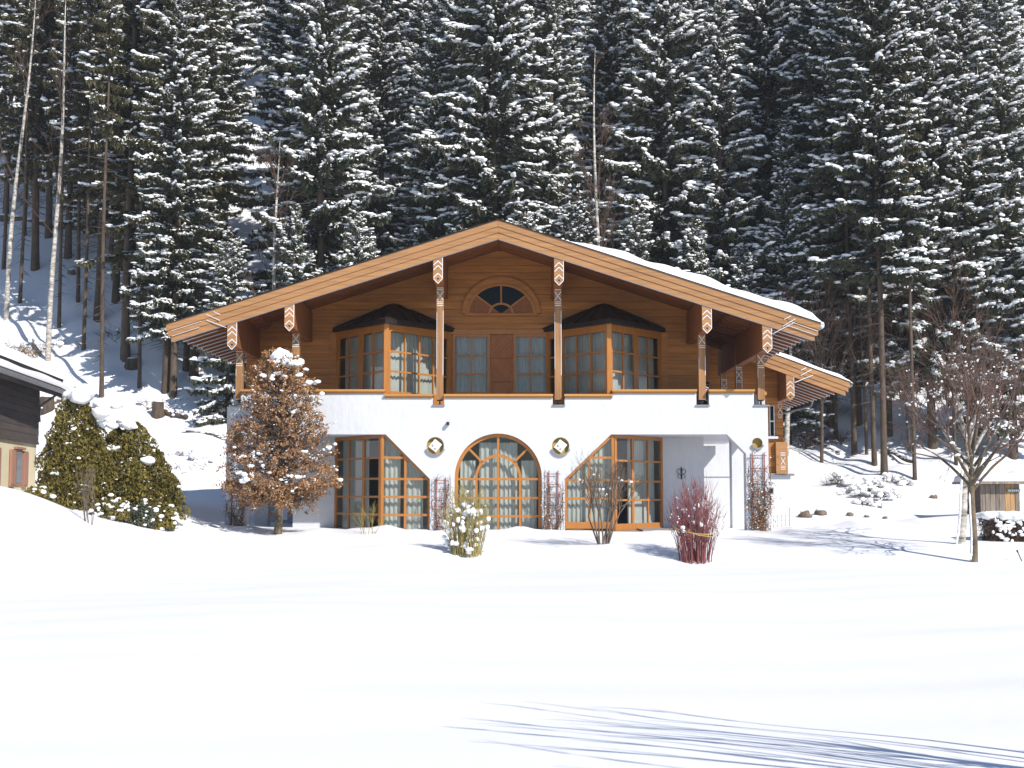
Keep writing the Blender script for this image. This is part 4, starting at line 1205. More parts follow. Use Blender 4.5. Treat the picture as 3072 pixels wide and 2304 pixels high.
# young spruces filling the edge
for i, (px, D, s) in enumerate(((690, 60.5, 1.0), (880, 60, 1.2), (1070, 60.2, 1.25), (1385, 60.0, 1.15), (1575, 60.0, 1.3), (1735, 60.5, 1.35), (1905, 60, 1.3), (2085, 60.0, 1.25), (2235, 60.3, 1.1))):
    place_spruce('young1', XW(px, D, 900), D, s, '%s small snow-covered spruce from the left peeping over the roof' % ORD[i], 'young spruces behind the roof')

# ------------------------------------------------------------------ bare trees and shrubs
def branching(rng, p, d, L, r, depth, segs, spread=.5, up=.1, kids=(2, 4), ratio=.68, wig=.12, tips=None, steps=3):
    p = np.array(p, float); d = np.array(d, float); d /= np.linalg.norm(d)
    for k in range(steps):
        r2 = r * (1 - .28 / steps * 1.0)
        d = d + rng.normal(0, wig, 3) + np.array([0, 0, up * .3]); d /= np.linalg.norm(d)
        q = p + d * L / steps
        segs.append((p, q, r, r2))
        if depth > 0 and k > 0 and rng.random() < .65:
            e = d + rng.normal(0, spread, 3); e /= np.linalg.norm(e)
            branching(rng, q, e, L * ratio * rng.uniform(.6, 1), r2 * .55, depth - 1, segs, spread, up, kids, ratio, wig, tips, steps)
        p, r = q, r2
    if depth > 0:
        for _ in range(int(rng.integers(*kids))):
            e = d + rng.normal(0, spread, 3); e[2] += up; e /= np.linalg.norm(e)
            branching(rng, p, e, L * ratio * rng.uniform(.7, 1.15), r * .72, depth - 1, segs, spread, up, kids, ratio, wig, tips, steps)
    elif tips is not None: tips.append(p)
def seg_mesh(name, segs, sides=4):
    P0, P1 = np.array([s[0] for s in segs]), np.array([s[1] for s in segs])
    R0, R1 = np.array([s[2] for s in segs]), np.array([s[3] for s in segs])
    v, f = tubes(P0, P1, R0, R1, sides)
    return np_mesh(name, v, f, True)
def snow_on(segs, rng, prob, rmin, rmax, rlimit=.0, tmpl=ICO1, flat=.6):
    C, Rr, Y = [], [], []
    for p, q, r, r2 in segs:
        if r < rlimit or rng.random() > prob: continue
        d = q - p; h = np.hypot(d[0], d[1])
        if h < .35 * abs(d[2]): continue
        t = rng.uniform(.2, .8); c = p + d * t; s = rng.uniform(rmin, rmax)
        for _ in range(int(rng.integers(1, 4))):
            k = rng.uniform(.45, 1.0)
            C.append(c + d * rng.uniform(-.35, .35) + np.array([rng.normal(0, s * .2), rng.normal(0, s * .2), r + s * .25 * k])); Rr.append((max(s, min(h, 4 * s) * .45) * k, s * .75 * k, s * flat * k)); Y.append(math.atan2(d[1], d[0]))
    if not C: return None
    return blobs(np.array(C), np.array(Rr), tmpl, rng, .2, np.array(Y))

# birches standing in the spruce forest
def birch(px, D, ytop, label, seed, dens=1, bark='birch', kind='birch_tree', cat_='birch tree'):
    rng = np.random.default_rng(seed)
    X = XW(px, D, 500); zb = hz(X, D); ht = ZW(ytop, D) - zb
    root = thing(kind, (X, D, zb), label, cat_, 'bare broadleaf trees in the forest')
    n = 12; z = np.linspace(-.3, ht, n); pts = np.stack([.12 * np.sin(z * .35 + seed), .1 * np.cos(z * .3), z], 1)
    r = (.13 if bark == 'birch' else .075) * (1 - np.clip(z / ht, 0, 1)) ** .8 + .012
    v, f = tubes(pts[:-1], pts[1:], r[:-1], r[1:], 7)
    local_part('trunk', np_mesh('trunk', v, f, True), bark, root)
    segs = []
    for k in range(int(48 * dens)):
        zz = ht * rng.uniform(.30, .98); a = rng.uniform(0, 6.28); L = (1 - zz / ht) * 2.6 + .7
        i = np.searchsorted(z, zz) - 1; p = pts[i] + (pts[i + 1] - pts[i]) * (zz - z[i]) / (z[i + 1] - z[i])
        branching(rng, p, (math.cos(a) * .6, math.sin(a) * .6, .9), L * rng.uniform(.6, 1), .022, 2, segs, .38, .12, (2, 4), .62, .10)
    local_part('crown', seg_mesh('crown', segs, 3), 'twig', root)['kind'] = 'stuff'
    return root
birch(1790, 60.2, 140, 'bare white-stemmed birch with reddish twigs above the roof, right of the ridge', 301)
birch(1965, 65, -60, 'bare birch at the top of the picture, right of the taller middle birch', 302)
birch(2935, 63, 170, 'bare birch high at the right edge of the forest', 303)
birch(835, 60.3, 420, 'slim bare birch at the forest edge above the left roof slope', 304, .7)
birch(2500, 65, 300, 'bare brownish birch deep among the right-hand spruces', 305)
birch(2445, 59, 880, 'low brown bare tree just above the wing roof', 321, 1.0, 'bark', 'bare_tree', 'tree')
birch(2575, 60, 820, 'brown bare tree left of the pair of slim stems', 322, 1.1, 'bark', 'bare_tree', 'tree')
birch(2705, 60, 860, 'brown bare tree between the slim stems and the umbrella-shaped tree', 323, 1.2, 'bark', 'bare_tree', 'tree')
birch(2850, 58, 800, 'brown bare tree behind the umbrella-shaped tree', 324, 1.3, 'bark', 'bare_tree', 'tree')
birch(2130, 64, 250, 'bare birch behind the right roof slope', 306, .8)
for px, py, top, lab, sd in ((16, 962, -40, 'pale leaning pole-like trunk at the far left', 311), (148, 1085, -40, 'pale slender trunk in front of the dark ones on the left', 312), (2367, 1369, 900, 'birch stem just right of the wing wall', 313)):
    p = ground_hit(px, py)
    b = birch(px, p.y, top, lab, sd, .35)
    b.location = p
    b.rotation_euler = (0, math.radians(3.4 if sd == 311 else 1.2), 0)

# ------------------------------------------------------------------ garden: leafy hornbeam, shrubs, trellises
def leaves(C, rng, l0, l1, wf=.5):
    C = np.asarray(C); n = len(C)
    d = rng.normal(0, 1, (n, 3)); d[:, 2] -= .5; d /= np.linalg.norm(d, axis=1, keepdims=True)
    e = np.cross(d, rng.normal(0, 1, (n, 3))); e /= np.linalg.norm(e, axis=1, keepdims=True) + 1e-9
    L = rng.uniform(l0, l1, (n, 1)); nrm = np.cross(d, e)
    a, b = C - d * L / 2, C + d * L / 2
    m = C + nrm * L * .18
    V = np.stack([a, m + e * L * wf / 2, b, m - e * L * wf / 2], 1).reshape(-1, 3)
    F = (np.array([[0, 1, 2], [0, 2, 3]])[None] + (np.arange(n) * 4)[:, None, None]).reshape(-1, 3)
    return V, F
def clumps(C, R_, rng, n=(2, 5)):
    """each lump of snow becomes a few merged, flattened, uneven ones"""
    CC, RR = [], []
    for c_, r_ in zip(np.asarray(C), np.asarray(R_)):
        for k in range(int(rng.integers(*n))):
            s = rng.uniform(.42, .95)
            CC.append(c_ + rng.normal(0, .36, 3) * r_ * np.array([1, 1, .6])); RR.append(r_ * s * np.array([rng.uniform(.8, 1.25), 1, rng.uniform(.85, 1.2)]))
    return np.array(CC), np.array(RR)
def stuff(o): o['kind'] = 'stuff'; return o

def hornbeam():
    rng = np.random.default_rng(77)
    p = ground_hit(833, 1602); D = p.y
    root = thing('hornbeam_tree', p, 'cone-shaped tree with withered orange-brown leaves and snow clumps before the chalet', 'tree')
    prof_y = [1042, 1065, 1100, 1200, 1300, 1380, 1440, 1470, 1490]; prof_r = [18, 50, 82, 116, 148, 170, 178, 165, 110]
    s = D / FPX
    pz = np.array([ZW(y, D) - p.z for y in prof_y])[::-1]; pr = np.array(prof_r)[::-1] * s
    rad = lambda z: np.interp(z, pz, pr)
    zt, zb = pz[-1], pz[0]
    zz = np.linspace(-.2, zt * .96, 12); pts = np.stack([.03 * np.sin(zz * 1.7), .03 * np.cos(zz * 2.1), zz], 1)
    r = .115 * (1 - np.clip(zz / zt, 0, 1)) ** .8 + .01
    v, f = tubes(pts[:-1], pts[1:], r[:-1], r[1:], 9)
    local_part('trunk', np_mesh('trunk', v, f, True), 'lichen_bark', root)
    segs, tips = [], []
    for k in range(230):
        z0 = zb * .90 + (zt - zb) * .96 * (k / 230.) ** 1.4
        az = k * 2.399 + rng.normal(0, .25)
        up = rng.uniform(.3, .85) if z0 > zb + .35 else rng.uniform(-.14, .22)
        L = 3.0
        for t in np.linspace(.15, 3, 60):                      # length until the clipped outline is met
            if t > rad(z0 + t * up) * .97: L = t; break
        d = np.array([math.cos(az), math.sin(az), up])
        a = np.array([0, 0, z0]); n = max(3, int(L / .22)); dd = d.copy(); rr0 = .010 + .011 * L
        for i in range(n):
            dd = dd + rng.normal(0, .07, 3)
            b = a + dd * L / n; ra, rb = rr0 * (1 - .85 * i / n), rr0 * (1 - .85 * (i + 1) / n)
            segs.append((a, b, ra, rb))
            for _ in range(2 if i else 1):
                e = dd + rng.normal(0, .55, 3); e /= np.linalg.norm(e); l2 = rng.uniform(.14, .48) * min(1, .4 + L)
                q = b + e * l2
                if np.hypot(q[0], q[1]) < rad(q[2]) * 1.06:
                    segs.append((b, q, .006, .003)); tips.append(q); tips.append(b + e * l2 * .6)
                    g = e + rng.normal(0, .6, 3); q2 = q + g / np.linalg.norm(g) * l2 * .5
                    if np.hypot(q2[0], q2[1]) < rad(q2[2]) * 1.08: segs.append((q, q2, .003, .002)); tips.append(q2)
            a = b
    stuff(local_part('branches', seg_mesh('branches', segs, 3), 'twig', root))
    tips = np.array(tips)
    w = np.where(tips[:, 2] < zb + .95, 1.0, np.where(tips[:, 2] < zb + 1.9, .42, .60))
    w *= np.clip(np.hypot(tips[:, 0], tips[:, 1]) / rad(tips[:, 2]), .25, 1)
    keep = tips[rng.random(len(tips)) < w]
    C = np.concatenate([keep + rng.normal(0, .045, keep.shape) for _ in range(10)])
    v, f = leaves(C, rng, .055, .11)
    stuff(local_part('leaves', np_mesh('leaves', v, f), 'leaf', root))
    # snow clumps: (px, py, radius px, forward)
    cl = [(860, 1074, 30), (848, 1060, 20), (885, 1090, 24), (905, 1092, 18), (838, 1092, 14), (918, 1108, 12), (820, 1130, 16), (840, 1125, 14), (800, 1132, 18), (862, 1135, 13), (833, 1146, 11), (905, 1130, 14), (930, 1150, 18), (950, 1145, 16), (920, 1175, 18),
          (965, 1180, 13), (940, 1195, 16), (960, 1205, 12), (808, 1195, 15), (900, 1235, 15), (897, 1242, 12), (893, 1190, 11), (775, 1400, 11), (802, 1365, 12), (735, 1375, 11), (752, 1372, 10), (765, 1440, 24), (760, 1425, 16), (735, 1420, 13), (800, 1388, 11), (815, 1400, 10),
          (905, 1433, 16), (890, 1430, 12), (920, 1430, 12), (955, 1440, 11), (930, 1358, 11), (985, 1345, 12), (1005, 1333, 11), (975, 1350, 8), (1000, 1400, 11), (1010, 1410, 9), (1020, 1440, 12), (825, 1420, 9), (870, 1440, 8), (720, 1345, 9), (700, 1370, 8), (835, 1480, 8), (895, 1475, 9)]
    CC, RR = [], []
    for px, py, rp in cl:
        q = W(px, py, D) - p
        rmax = rad(q.z) * .92
        y = -math.sqrt(max(0.02, rmax ** 2 - q.x ** 2)) * rng.uniform(.55, .98) if abs(q.x) < rmax else 0
        k = rp * s
        CC.append((q.x, y, q.z)); RR.append((k * 1.05, k, k * .72))
    CC, RR = np.array(CC), np.array(RR)
    small = np.array(segs, dtype=object)
    RR[5:] *= .72; CC, RR = clumps(CC, RR * .84, rng, (3, 6))
    v1 = blobs(CC, RR, ICO2, rng, .16)
    so_ = snow_on(segs, rng, .16, .014, .036, 0, ICO1, .8)
    v, f = cat([v1, so_])
    stuff(local_part('snow', np_mesh('snow', v, f, True), 'snow_tree', root))
hornbeam()

def stem_shrub(name, px0, px1, pyb, pytop, wtop, mat, label, seed, n, forks, snow_n, snow_r, lean=0.0, category='shrub', rbase=.011):
    rng = np.random.default_rng(seed)
    p = ground_hit((px0 + px1) / 2, pyb); s = p.y / FPX
    hb = (px1 - px0) / 2 * s; ht = (pyb - pytop) * s * 1.0; wt = wtop * s / 2
    root = thing(name, p, label, category)
    segs, tips = [], []
    for k in range(n):
        a, rr_ = rng.uniform(0, 6.283), math.sqrt(rng.random())
        b0 = np.array([math.cos(a) * rr_ * hb, math.sin(a) * rr_ * hb * .7, -.08])
        out = np.array([math.cos(a) * rr_ * wt, math.sin(a) * rr_ * wt * .8, 0]) + np.array([lean, 0, 0])
        H_ = ht * (1 - .34 * rr_ ** 2.5) * rng.uniform(.74, 1.0)
        m = 6; prev = b0; R0 = rbase * rng.uniform(.6, 1.3)
        wv = rng.normal(0, .03, (m + 1, 3))
        for i in range(1, m + 1):
            t = i / m
            q = b0 * (1 - t) + (out * (t ** 1.25)) + np.array([0, 0, H_ * (1 - (1 - t) ** 1.12)]) + wv[i] * t + b0 * 0
            segs.append((prev, q, R0 * (1 - .75 * (i - 1) / m), R0 * (1 - .75 * i / m)))
            if i >= 2:
                for _ in range(rng.poisson(forks)):
                    e = (q - prev); e = e / (np.linalg.norm(e) + 1e-9) + rng.normal(0, .33, 3) + np.array([0, 0, .25]); e /= np.linalg.norm(e)
                    l2 = H_ * rng.uniform(.08, .24); mid = q + e * l2 * .5 + rng.normal(0, .02, 3); end = mid + (e + np.array([0, 0, .25])) * l2 * .5
                    segs.append((q, mid, R0 * .45, R0 * .32)); segs.append((mid, end, R0 * .32, .0015)); tips.append(mid)
            prev = q
        tips.append(prev)
    stuff(local_part('stems', seg_mesh('stems', segs, 4), mat, root))
    fr = snow_on([s_ for s_ in segs if s_[0][2] > ht * .3], rng, .035, .010, .024, 0, ICO1, .9)
    if fr is not None: stuff(local_part('frost', np_mesh('frost', fr[0], fr[1], True), 'snow_tree', root))
    if snow_n:
        T = np.array(tips) * np.array([[.82, .82, .86]]); T = T[(T[:, 2] > ht * .40) & (T[:, 2] < ht * .80) & (T[:, 1] < .2 * wt)]
        idx = rng.choice(len(T), min(snow_n, len(T)), replace=False)
        C = T[idx] - np.array([0, 0, .05]); R_ = rng.uniform(snow_r * .5, snow_r * 1.25, (len(C), 1)) * np.array([[.9, .9, 1.05]])
        C, R_ = clumps(C, R_ * .85, rng)
        v, f = blobs(C, R_, ICO2, rng, .2)
        stuff(local_part('snow', np_mesh('snow', v, f, True), 'snow_tree', root))
    return root, p, ht, wt
ys_, yp, yh, yw = stem_shrub('dogwood_shrub', 1355, 1445, 1664, 1470, 155, 'twig_yellow', 'bushy yellow-green twigged shrub with snow clumps in front of the arched window', 401, 120, 1.7, 34, .085)
rs_, rp, rh, rw = stem_shrub('dogwood_shrub', 2040, 2135, 1686, 1462, 172, 'twig_red', 'dense red-stemmed shrub tied with a yellow rope at the right of the garden', 402, 130, 2.3, 16, .06)
# lower stems of the red shrub are darker bark; rope tied round it
rope = thing('rope_tie', (rp.x, rp.y, rp.z + rh * .40), 'yellow rope slung round the red-stemmed shrub', 'rope')
pts = [(rp.x + rw * .80 * math.cos(a), rp.y + rw * .70 * math.sin(a), rp.z + rh * (.45 + .075 * math.sin(a) - .03 * math.cos(a))) for a in [2 * math.pi * k / 28 for k in range(29)]]
part(MB().tube(pts, .012, 6), 'loop', 'rope', rope)
part(MB().tube([Vector(pts[19]) + Vector((0, -.01, .02)), Vector(pts[21]) + Vector((0, -.05, -.03)), Vector(pts[24]) + Vector((0, -.03, -.07))], .010, 5), 'rope_end', 'rope', rope)

# bare lilac in front of the right window
def bare_shrub(name, px, py, pytop, wpx, label, seed, nst, mat, r0=.022, depth=3, snow=.05, ratio=.66, spread=.34, sn=(.03, .07), up=.22, ang=.55):
    rng = np.random.default_rng(seed)
    p = ground_hit(px, py); s = p.y / FPX; ht = (py - pytop) * s
    root = thing(name, p, label, 'shrub')
    segs = []
    for k in range(nst):
        a = rng.uniform(0, 6.283); o = rng.uniform(.0, ang)
        d = (math.cos(a) * o, math.sin(a) * o * .8, 1)
        branching(rng, (math.cos(a) * .12, math.sin(a) * .1, -.1), d, ht * rng.uniform(.38, .5), r0 * rng.uniform(.7, 1.2), depth, segs, spread, up, (2, 4), ratio, .10)
    P = np.array([s_[1] for s_ in segs])
    kx = (wpx * s / 2) / max(.1, np.percentile(np.abs(P[:, 0]), 96)); kz = ht / max(.1, np.percentile(P[:, 2], 98))
    sc = np.array([kx, kx, kz]); segs = [(a * sc, b * sc, r, r2) for a, b, r, r2 in segs]
    stuff(local_part('stems', seg_mesh('stems', segs, 4), mat, root))
    so_ = snow_on(segs, rng, snow, sn[0], sn[1], 0, ICO2, .75)
    if so_ is not None: stuff(local_part('snow', np_mesh('snow', so_[0], so_[1], True), 'snow_tree', root))
    return root
bare_shrub('lilac_shrub', 1810, 1632, 1375, 200, 'bare grey branching shrub in front of the right corner window', 411, 11, 'twig_grey', .022, 4, .0022, sn=(.02, .05))
bare_shrub('young_shrub', 1105, 1602, 1515, 110, 'low bare twigs poking from the snow by the left window', 412, 9, 'twig_yellow', .008, 2, .0, spread=.5)
bare_shrub('snow_shrub', 1385, 1660, 1612, 120, 'low clump of twigs with a snow cushion at the foot of the yellow shrub', 413, 14, 'twig_grey', .008, 1, .35, spread=.6, sn=(.05, .09))

# trellises with climbers
def trellis(px0, px1, pytop, pybot, D, label, seed, vine, leafn, rungs=6):
    rng = np.random.default_rng(seed)
    x0, x1 = XW(px0, D, 1450), XW(px1, D, 1450); z0, z1 = ZW(pybot, D) - .3, ZW(pytop, D)
    root = thing('trellis', ((x0 + x1) / 2, D, z0), label, 'trellis', 'trellises on the white front wall')
    for x in (x0, x1): part(MB().box(x - .014, x + .014, D - .014, D + .014, z0, z1), 'upright', 'trellis', root)
    for k in range(rungs):
        z = z1 - .10 - k * (z1 - ZW(pybot, D)) / rungs
        part(MB().box(x0 - .07, x1 + .07, D - .026, D - .015, z - .010, z + .010), 'rung', 'trellis', root)
    segs, tips = [], []
    for k in range(vine):
        q = np.array([rng.uniform(x0, x1), D - .05, z0 + .1]); d = np.array([0, 0, 1.0])
        zend = z0 + (z1 - z0) * rng.uniform(.5, 1.02)
        while q[2] < zend:
            d = d * .6 + rng.normal(0, .38, 3) + np.array([0, 0, .42]); d /= np.linalg.norm(d)
            b = q + d * .14; b[0] = np.clip(b[0], x0 - .14, x1 + .14); b[1] = np.clip(b[1], D - .22, D - .02)
            segs.append((q, b, .007, .006)); tips.append(b)
            if rng.random() < .5:
                e = rng.normal(0, .5, 3) + d * .4; segs.append((b, b + e * .12, .004, .002)); tips.append(b + e * .12)
            q = b
    if segs: stuff(link('vine', seg_mesh('vine', segs, 3), 'twig', root))
    if leafn:
        T = np.array(tips); low = T[rng.random(len(T)) < np.clip(1.15 - (T[:, 2] - z0) / (z1 - z0), .25, 1)]
        C = low[rng.integers(0, len(low), leafn)] + rng.normal(0, .04, (leafn, 3))
        v, f = leaves(C, rng, .035, .07); stuff(link('leaves', np_mesh('leaves', v, f), 'leaf', root))
        n = max(6, leafn // 22); C = low[rng.integers(0, len(low), n)] + np.array([0, -.02, .02])
        v, f = blobs(C, rng.uniform(.012, .03, (n, 3)), ICO1, rng); stuff(link('snow', np_mesh('snow', v, f, True), 'snow_tree', root))
trellis(1309, 1337, 1432, 1588, DF - .05, 'red trellis with thin climber left of the arched window', 421, 13, 520)
trellis(1647, 1674, 1412, 1600, DF - .05, 'red trellis with a dried climbing rose right of the arched window', 422, 24, 750)
trellis(2258, 2294, 1357, 1590, DF - .05, 'trellis overgrown with dry brown creeper on the right pier', 423, 26, 1500)
trellis(696, 728, 1445, 1588, DF - .05, 'red trellis with bare climber on the left pier behind the leafy tree', 424, 16, 350)

# ------------------------------------------------------------------ thujas at the left
def thuja(px, D, pytop, label, seed, rx, caps, cols):
    rng = np.random.default_rng(seed)
    X = XW(px, D, 1400); zb = hz(X, D) - .1; ht = ZW(pytop, D) - zb
    root = thing('thuja_tree', (X, D, zb), label, 'thuja')
    part_ = MB(); part_.tube([(0, 0, -.2), (0, 0, ht * .8)], [.10, .03], 7)
    local_part('trunk', part_.mesh('trunk', True), 'bark', root)
    pts_, az_ = [], []
    for q, (ox, oy, tf, rf) in enumerate(cols):
        n = int(30000 * tf * rf / 2.0)
        z = ht * tf * rng.random(n) ** .95; a = rng.uniform(0, 6.283, n); t = z / (ht * tf)
        prof = rx * rf * np.interp(t, [0, .1, .45, .75, .92, 1.0], [.95, 1.05, .97, .76, .44, .05])
        lump = 1 + .16 * np.sin(a * 3 + z * 2.1 + seed + q) + .13 * np.sin(a * 5 - z * 5.3 + q) + .10 * np.sin(z * 9 + a * 4)
        r = prof * lump * (1 - .5 * rng.random(n) ** 2.0)
        pts_.append(np.stack([ox * rx + np.cos(a) * r, oy * rx + np.sin(a) * r, z], 1)); az_.append(a)
    C = np.concatenate(pts_); a = np.concatenate(az_); n = len(C)
    d = np.stack([np.cos(a) * .55, np.sin(a) * .55, np.full(n, .85)], 1) + rng.normal(0, .5, (n, 3)); d /= np.linalg.norm(d, axis=1, keepdims=True)
    e = np.cross(d, rng.normal(0, 1, (n, 3))); e /= np.linalg.norm(e, axis=1, keepdims=True) + 1e-9
    L = rng.uniform(.04, .105, (n, 1))
    V = np.stack([C - d * L * .5, C + e * L * .36, C + d * L * .6, C - e * L * .36], 1).reshape(-1, 3)
    F = (np.array([[0, 1, 2], [0, 2, 3]])[None] + (np.arange(n) * 4)[:, None, None]).reshape(-1, 3)
    stuff(local_part('foliage', np_mesh('foliage', V, F), 'thuja', root))
    CC, RR = [], []
    fr = C[(C[:, 1] < 0) & (rng.random(n) < .5)]
    for p_ in fr[rng.integers(0, len(fr), 150)]:
        q = rng.uniform(.014, .036) if rng.random() < .85 else rng.uniform(.05, .09)
        CC.append(p_ * np.array([1.03, 1.03, 1]) + np.array([0, -.02, .02])); RR.append((q * 1.3, q, q * .7))
    for px_, py_, rp in caps:
        q = W(px_, py_, D); k = rp * D / FPX
        lx = q.x - X; pr = rx * .8
        CC.append((lx, -math.sqrt(max(0, pr ** 2 - lx ** 2)) * .55 if py_ > pytop + 60 else rng.uniform(-.3, .3), q.z - zb)); RR.append((k, k * .9, k * .68))
    CC, RR = clumps(CC, RR, rng, (2, 4))
    v, f = blobs(CC, RR, ICO2, rng, .16)
    stuff(local_part('snow', np_mesh('snow', v, f, True), 'snow_tree', root))
thuja(225, 37.3, 1185, 'tall golden-green thuja with a thick snow cap, left one of the two', 431, 1.0,
      [(235, 1185, 42), (205, 1190, 30), (268, 1185, 36), (300, 1215, 34), (315, 1245, 30), (322, 1275, 24), (160, 1360, 16), (150, 1430, 15)], [(0, 0, 1.0, .78), (.42, -.25, .76, .6), (-.45, -.1, .66, .55), (.05, -.5, .58, .62), (.75, 0, .55, .5)])
thuja(412, 37.8, 1268, 'broad golden-green thuja with snow lumps, right one of the two', 432, 1.1,
      [(345, 1255, 34), (372, 1262, 30), (400, 1280, 26), (340, 1215, 20), (350, 1430, 34), (375, 1420, 20), (335, 1355, 26), (360, 1350, 16), (450, 1385, 22), (445, 1310, 20), (385, 1572, 16), (420, 1300, 18)], [(-.05, 0, 1.0, .66), (-.55, .05, .95, .52), (.42, -.1, .74, .55), (.75, 0, .5, .45), (0, -.5, .62, .6), (-.5, -.45, .55, .5)])
def juniper(px, py, D, rx, rz, label, seed, mat='needles', n=2500, sn=40):
    rng = np.random.default_rng(seed)
    X = XW(px, D, py); zb = hz(X, D)
    root = thing('juniper_shrub', (X, D, zb), label, 'shrub')
    u = rng.normal(0, 1, (n, 3)); u /= np.linalg.norm(u, axis=1, keepdims=True); u[:, 2] = np.abs(u[:, 2])
    C = u * np.array([rx, rx * .8, rz]) * (.55 + .45 * rng.random((n, 1)) ** .5) * (1 + .15 * np.sin(u[:, :1] * 9 + seed))
    v, f = leaves(C, rng, .06, .13, .45)
    stuff(local_part('foliage', np_mesh('foliage', v, f), mat, root))
    i = rng.integers(0, n, sn); q = rng.uniform(.03, .08, (sn, 1))
    v, f = blobs(C[i] * 1.02, q * np.array([[1.2, 1, .7]]), ICO2, rng, .15)
    stuff(local_part('snow', np_mesh('snow', v, f, True), 'snow_tree', root))
juniper(425, 1590, 36.3, .42, .62, 'dark round juniper at the foot of the right thuja', 441)
juniper(480, 1590, 36.6, .50, .72, 'olive snow-flecked shrub at the right foot of the thuja pair', 442, 'thuja', 2200, 60)
juniper(335, 1590, 36.0, .55, .60, 'snow-covered low shrub between the two thujas', 443, 'thuja', 1800, 110)
juniper(110, 1470, 33.0, .38, .22, 'low green groundcover poking through the snow bank by the neighbouring house', 444, 'thuja', 900, 14)
bare_shrub('young_shrub', 268, 1570, 1400, 90, 'thin bare stems rising before the left thuja', 445, 8, 'twig_grey', .009, 2, .0, spread=.3, sn=(.03, .06))

# ------------------------------------------------------------------ neighbouring house at the left edge
nb = thing('neighbour_house', (-16.5, 39.0, 0.5), 'old house with dark boards over a cream wall and deep roof snow, left edge', 'house')
def nx_(D): return -15.4 + (43.2 - D) * .143
D0, D1 = 33.0, 43.2
ud = Vector((nx_(D1) - nx_(D0), D1 - D0, 0)); NL = ud.length; ud /= NL
nn = Vector((ud.y, -ud.x, 0))
fN = plane((nx_(D0), D0, 0), ud, nn)
zwb, zwt = 2.78, 4.62
part(MB().prism([(0, -1), (NL, -1), (NL, zwb), (0, zwb)], fN, -.35, 0), 'lower_wall', 'cream', nb)
bw = part(MB().prism([(0, zwb + .002), (NL, zwb + .002), (NL, zwt), (0, zwt)], fN, -.35, .02), 'upper_wall', 'old_wood', nb)
for k in range(9):
    z = zwb - .03 + k * .205
    part(MB().prism([(0, z), (NL + .03, z), (NL + .03, z + .195), (0, z + .195)], fN, .022, .05 + .006 * (k % 2)), 'board', 'old_wood', bw)
part(MB().prism([(0, zwb - .11), (NL + .05, zwb - .11), (NL + .05, zwb - .034), (0, zwb - .034)], fN, .003, .075), 'sill_beam', 'old_wood', bw)
part(MB().prism([(NL - .35, -1), (NL, -1), (NL, zwt), (NL - .35, zwt)], fN, -5.0, -.352), 'gable_wall', 'cream', nb)
def wu_(D): return (D - D0) / (D1 - D0) * NL
def shut(Da, Db, z0, z1, d0, d1, mat='shutter', nm='shutter', parent=nb):
    return part(MB().prism([(wu_(Da), z0), (wu_(Db), z0), (wu_(Db), z1), (wu_(Da), z1)], fN, d0, d1), nm, mat, parent)
nw = shut(40.1, 41.05, 1.35, 2.42, .002, .05, 'shutter', 'window_frame')
part(MB().prism([(wu_(40.2), 1.42), (wu_(40.95), 1.42), (wu_(40.95), 2.35), (wu_(40.2), 2.35)], fN, .052, .056), 'pane', 'dark_glass', nw)
shut(40.0, 41.15, 2.43, 2.5, .002, .12, 'shutter', 'lintel', nw)
for Da, Db, tw in ((39.45, 40.05, .10), (41.12, 41.75, .10)):
    sh = shut(Da, Db, 1.30, 2.40, .02, .07)
    for k in range(3):
        e = (Db - Da) / 3
        shut(Da + e * k + .02, Da + e * (k + 1) - .02, 1.36, 2.34, .071, .085, 'shutter', 'slat', sh)
for Da, Db in ((37.6, 38.2),): shut(Da, Db, 1.30, 2.40, .02, .07)
# roof: eave over the wall, rising to the left
def ex_(D): return -14.75 + (44.2 - D) * .118
ze = 4.36; rsN = .47
e0, e1 = Vector((ex_(31), 31, ze)), Vector((ex_(44.2), 44.2, ze))
upv = Vector((-7.0, -.9, 7.0 * rsN))
dz = Vector((0, 0, .14))
nr = part(MB().hexa([e0, e1, e1 + upv, e0 + upv, e0 + dz, e1 + dz, e1 + upv + dz, e0 + upv + dz]), 'roof', 'old_wood', nb)
part(MB().tube([e0 + Vector((.07, 0, .02)), e1 + Vector((.07, 0, .02))], .075, 8), 'gutter', 'metal', nr)
fb = MB(); fb.hexa([e0 + Vector((.0, 0, -.16)), e1 + Vector((.0, 0, -.16)), e1 + Vector((-.04, 0, -.16)), e0 + Vector((-.04, 0, -.16)), e0 + Vector((0, 0, -.002)), e1 + Vector((0, 0, -.002)), e1 + Vector((-.04, 0, -.002)), e0 + Vector((-.04, 0, -.002))])
part(fb, 'eave_board', 'old_wood', nr)
V, F = [], []; na, nbv = 46, 30
for i in range(na):
    t = i / (na - 1); base = e0.lerp(e1 + Vector((0, .35, 0)), t)
    for j in range(nbv):
        s = j / (nbv - 1)
        q = base + upv * (s * 1.0 + .012)
        endf = min(1, (1 - t) / .055) ** .55 if t > .945 else 1
        th = .50 * min(1, .28 + s * 7) * endf * (1 + .10 * math.sin(t * 19 + s * 5) + .06 * math.sin(s * 31 + t * 9))
        V.append((q.x, q.y, q.z + .15 + th))
for i in range(na):
    t = i / (na - 1); base = e0.lerp(e1 + Vector((0, .35, 0)), t)
    for j in range(nbv):
        q = base + upv * (j / (nbv - 1) + .012); V.append((q.x, q.y, q.z + .145))
T = na * nbv
for i in range(na - 1):
    for j in range(nbv - 1): F.append((i * nbv + j, (i + 1) * nbv + j, (i + 1) * nbv + j + 1, i * nbv + j + 1))
    F.append((T + i * nbv, T + (i + 1) * nbv, (i + 1) * nbv, i * nbv))
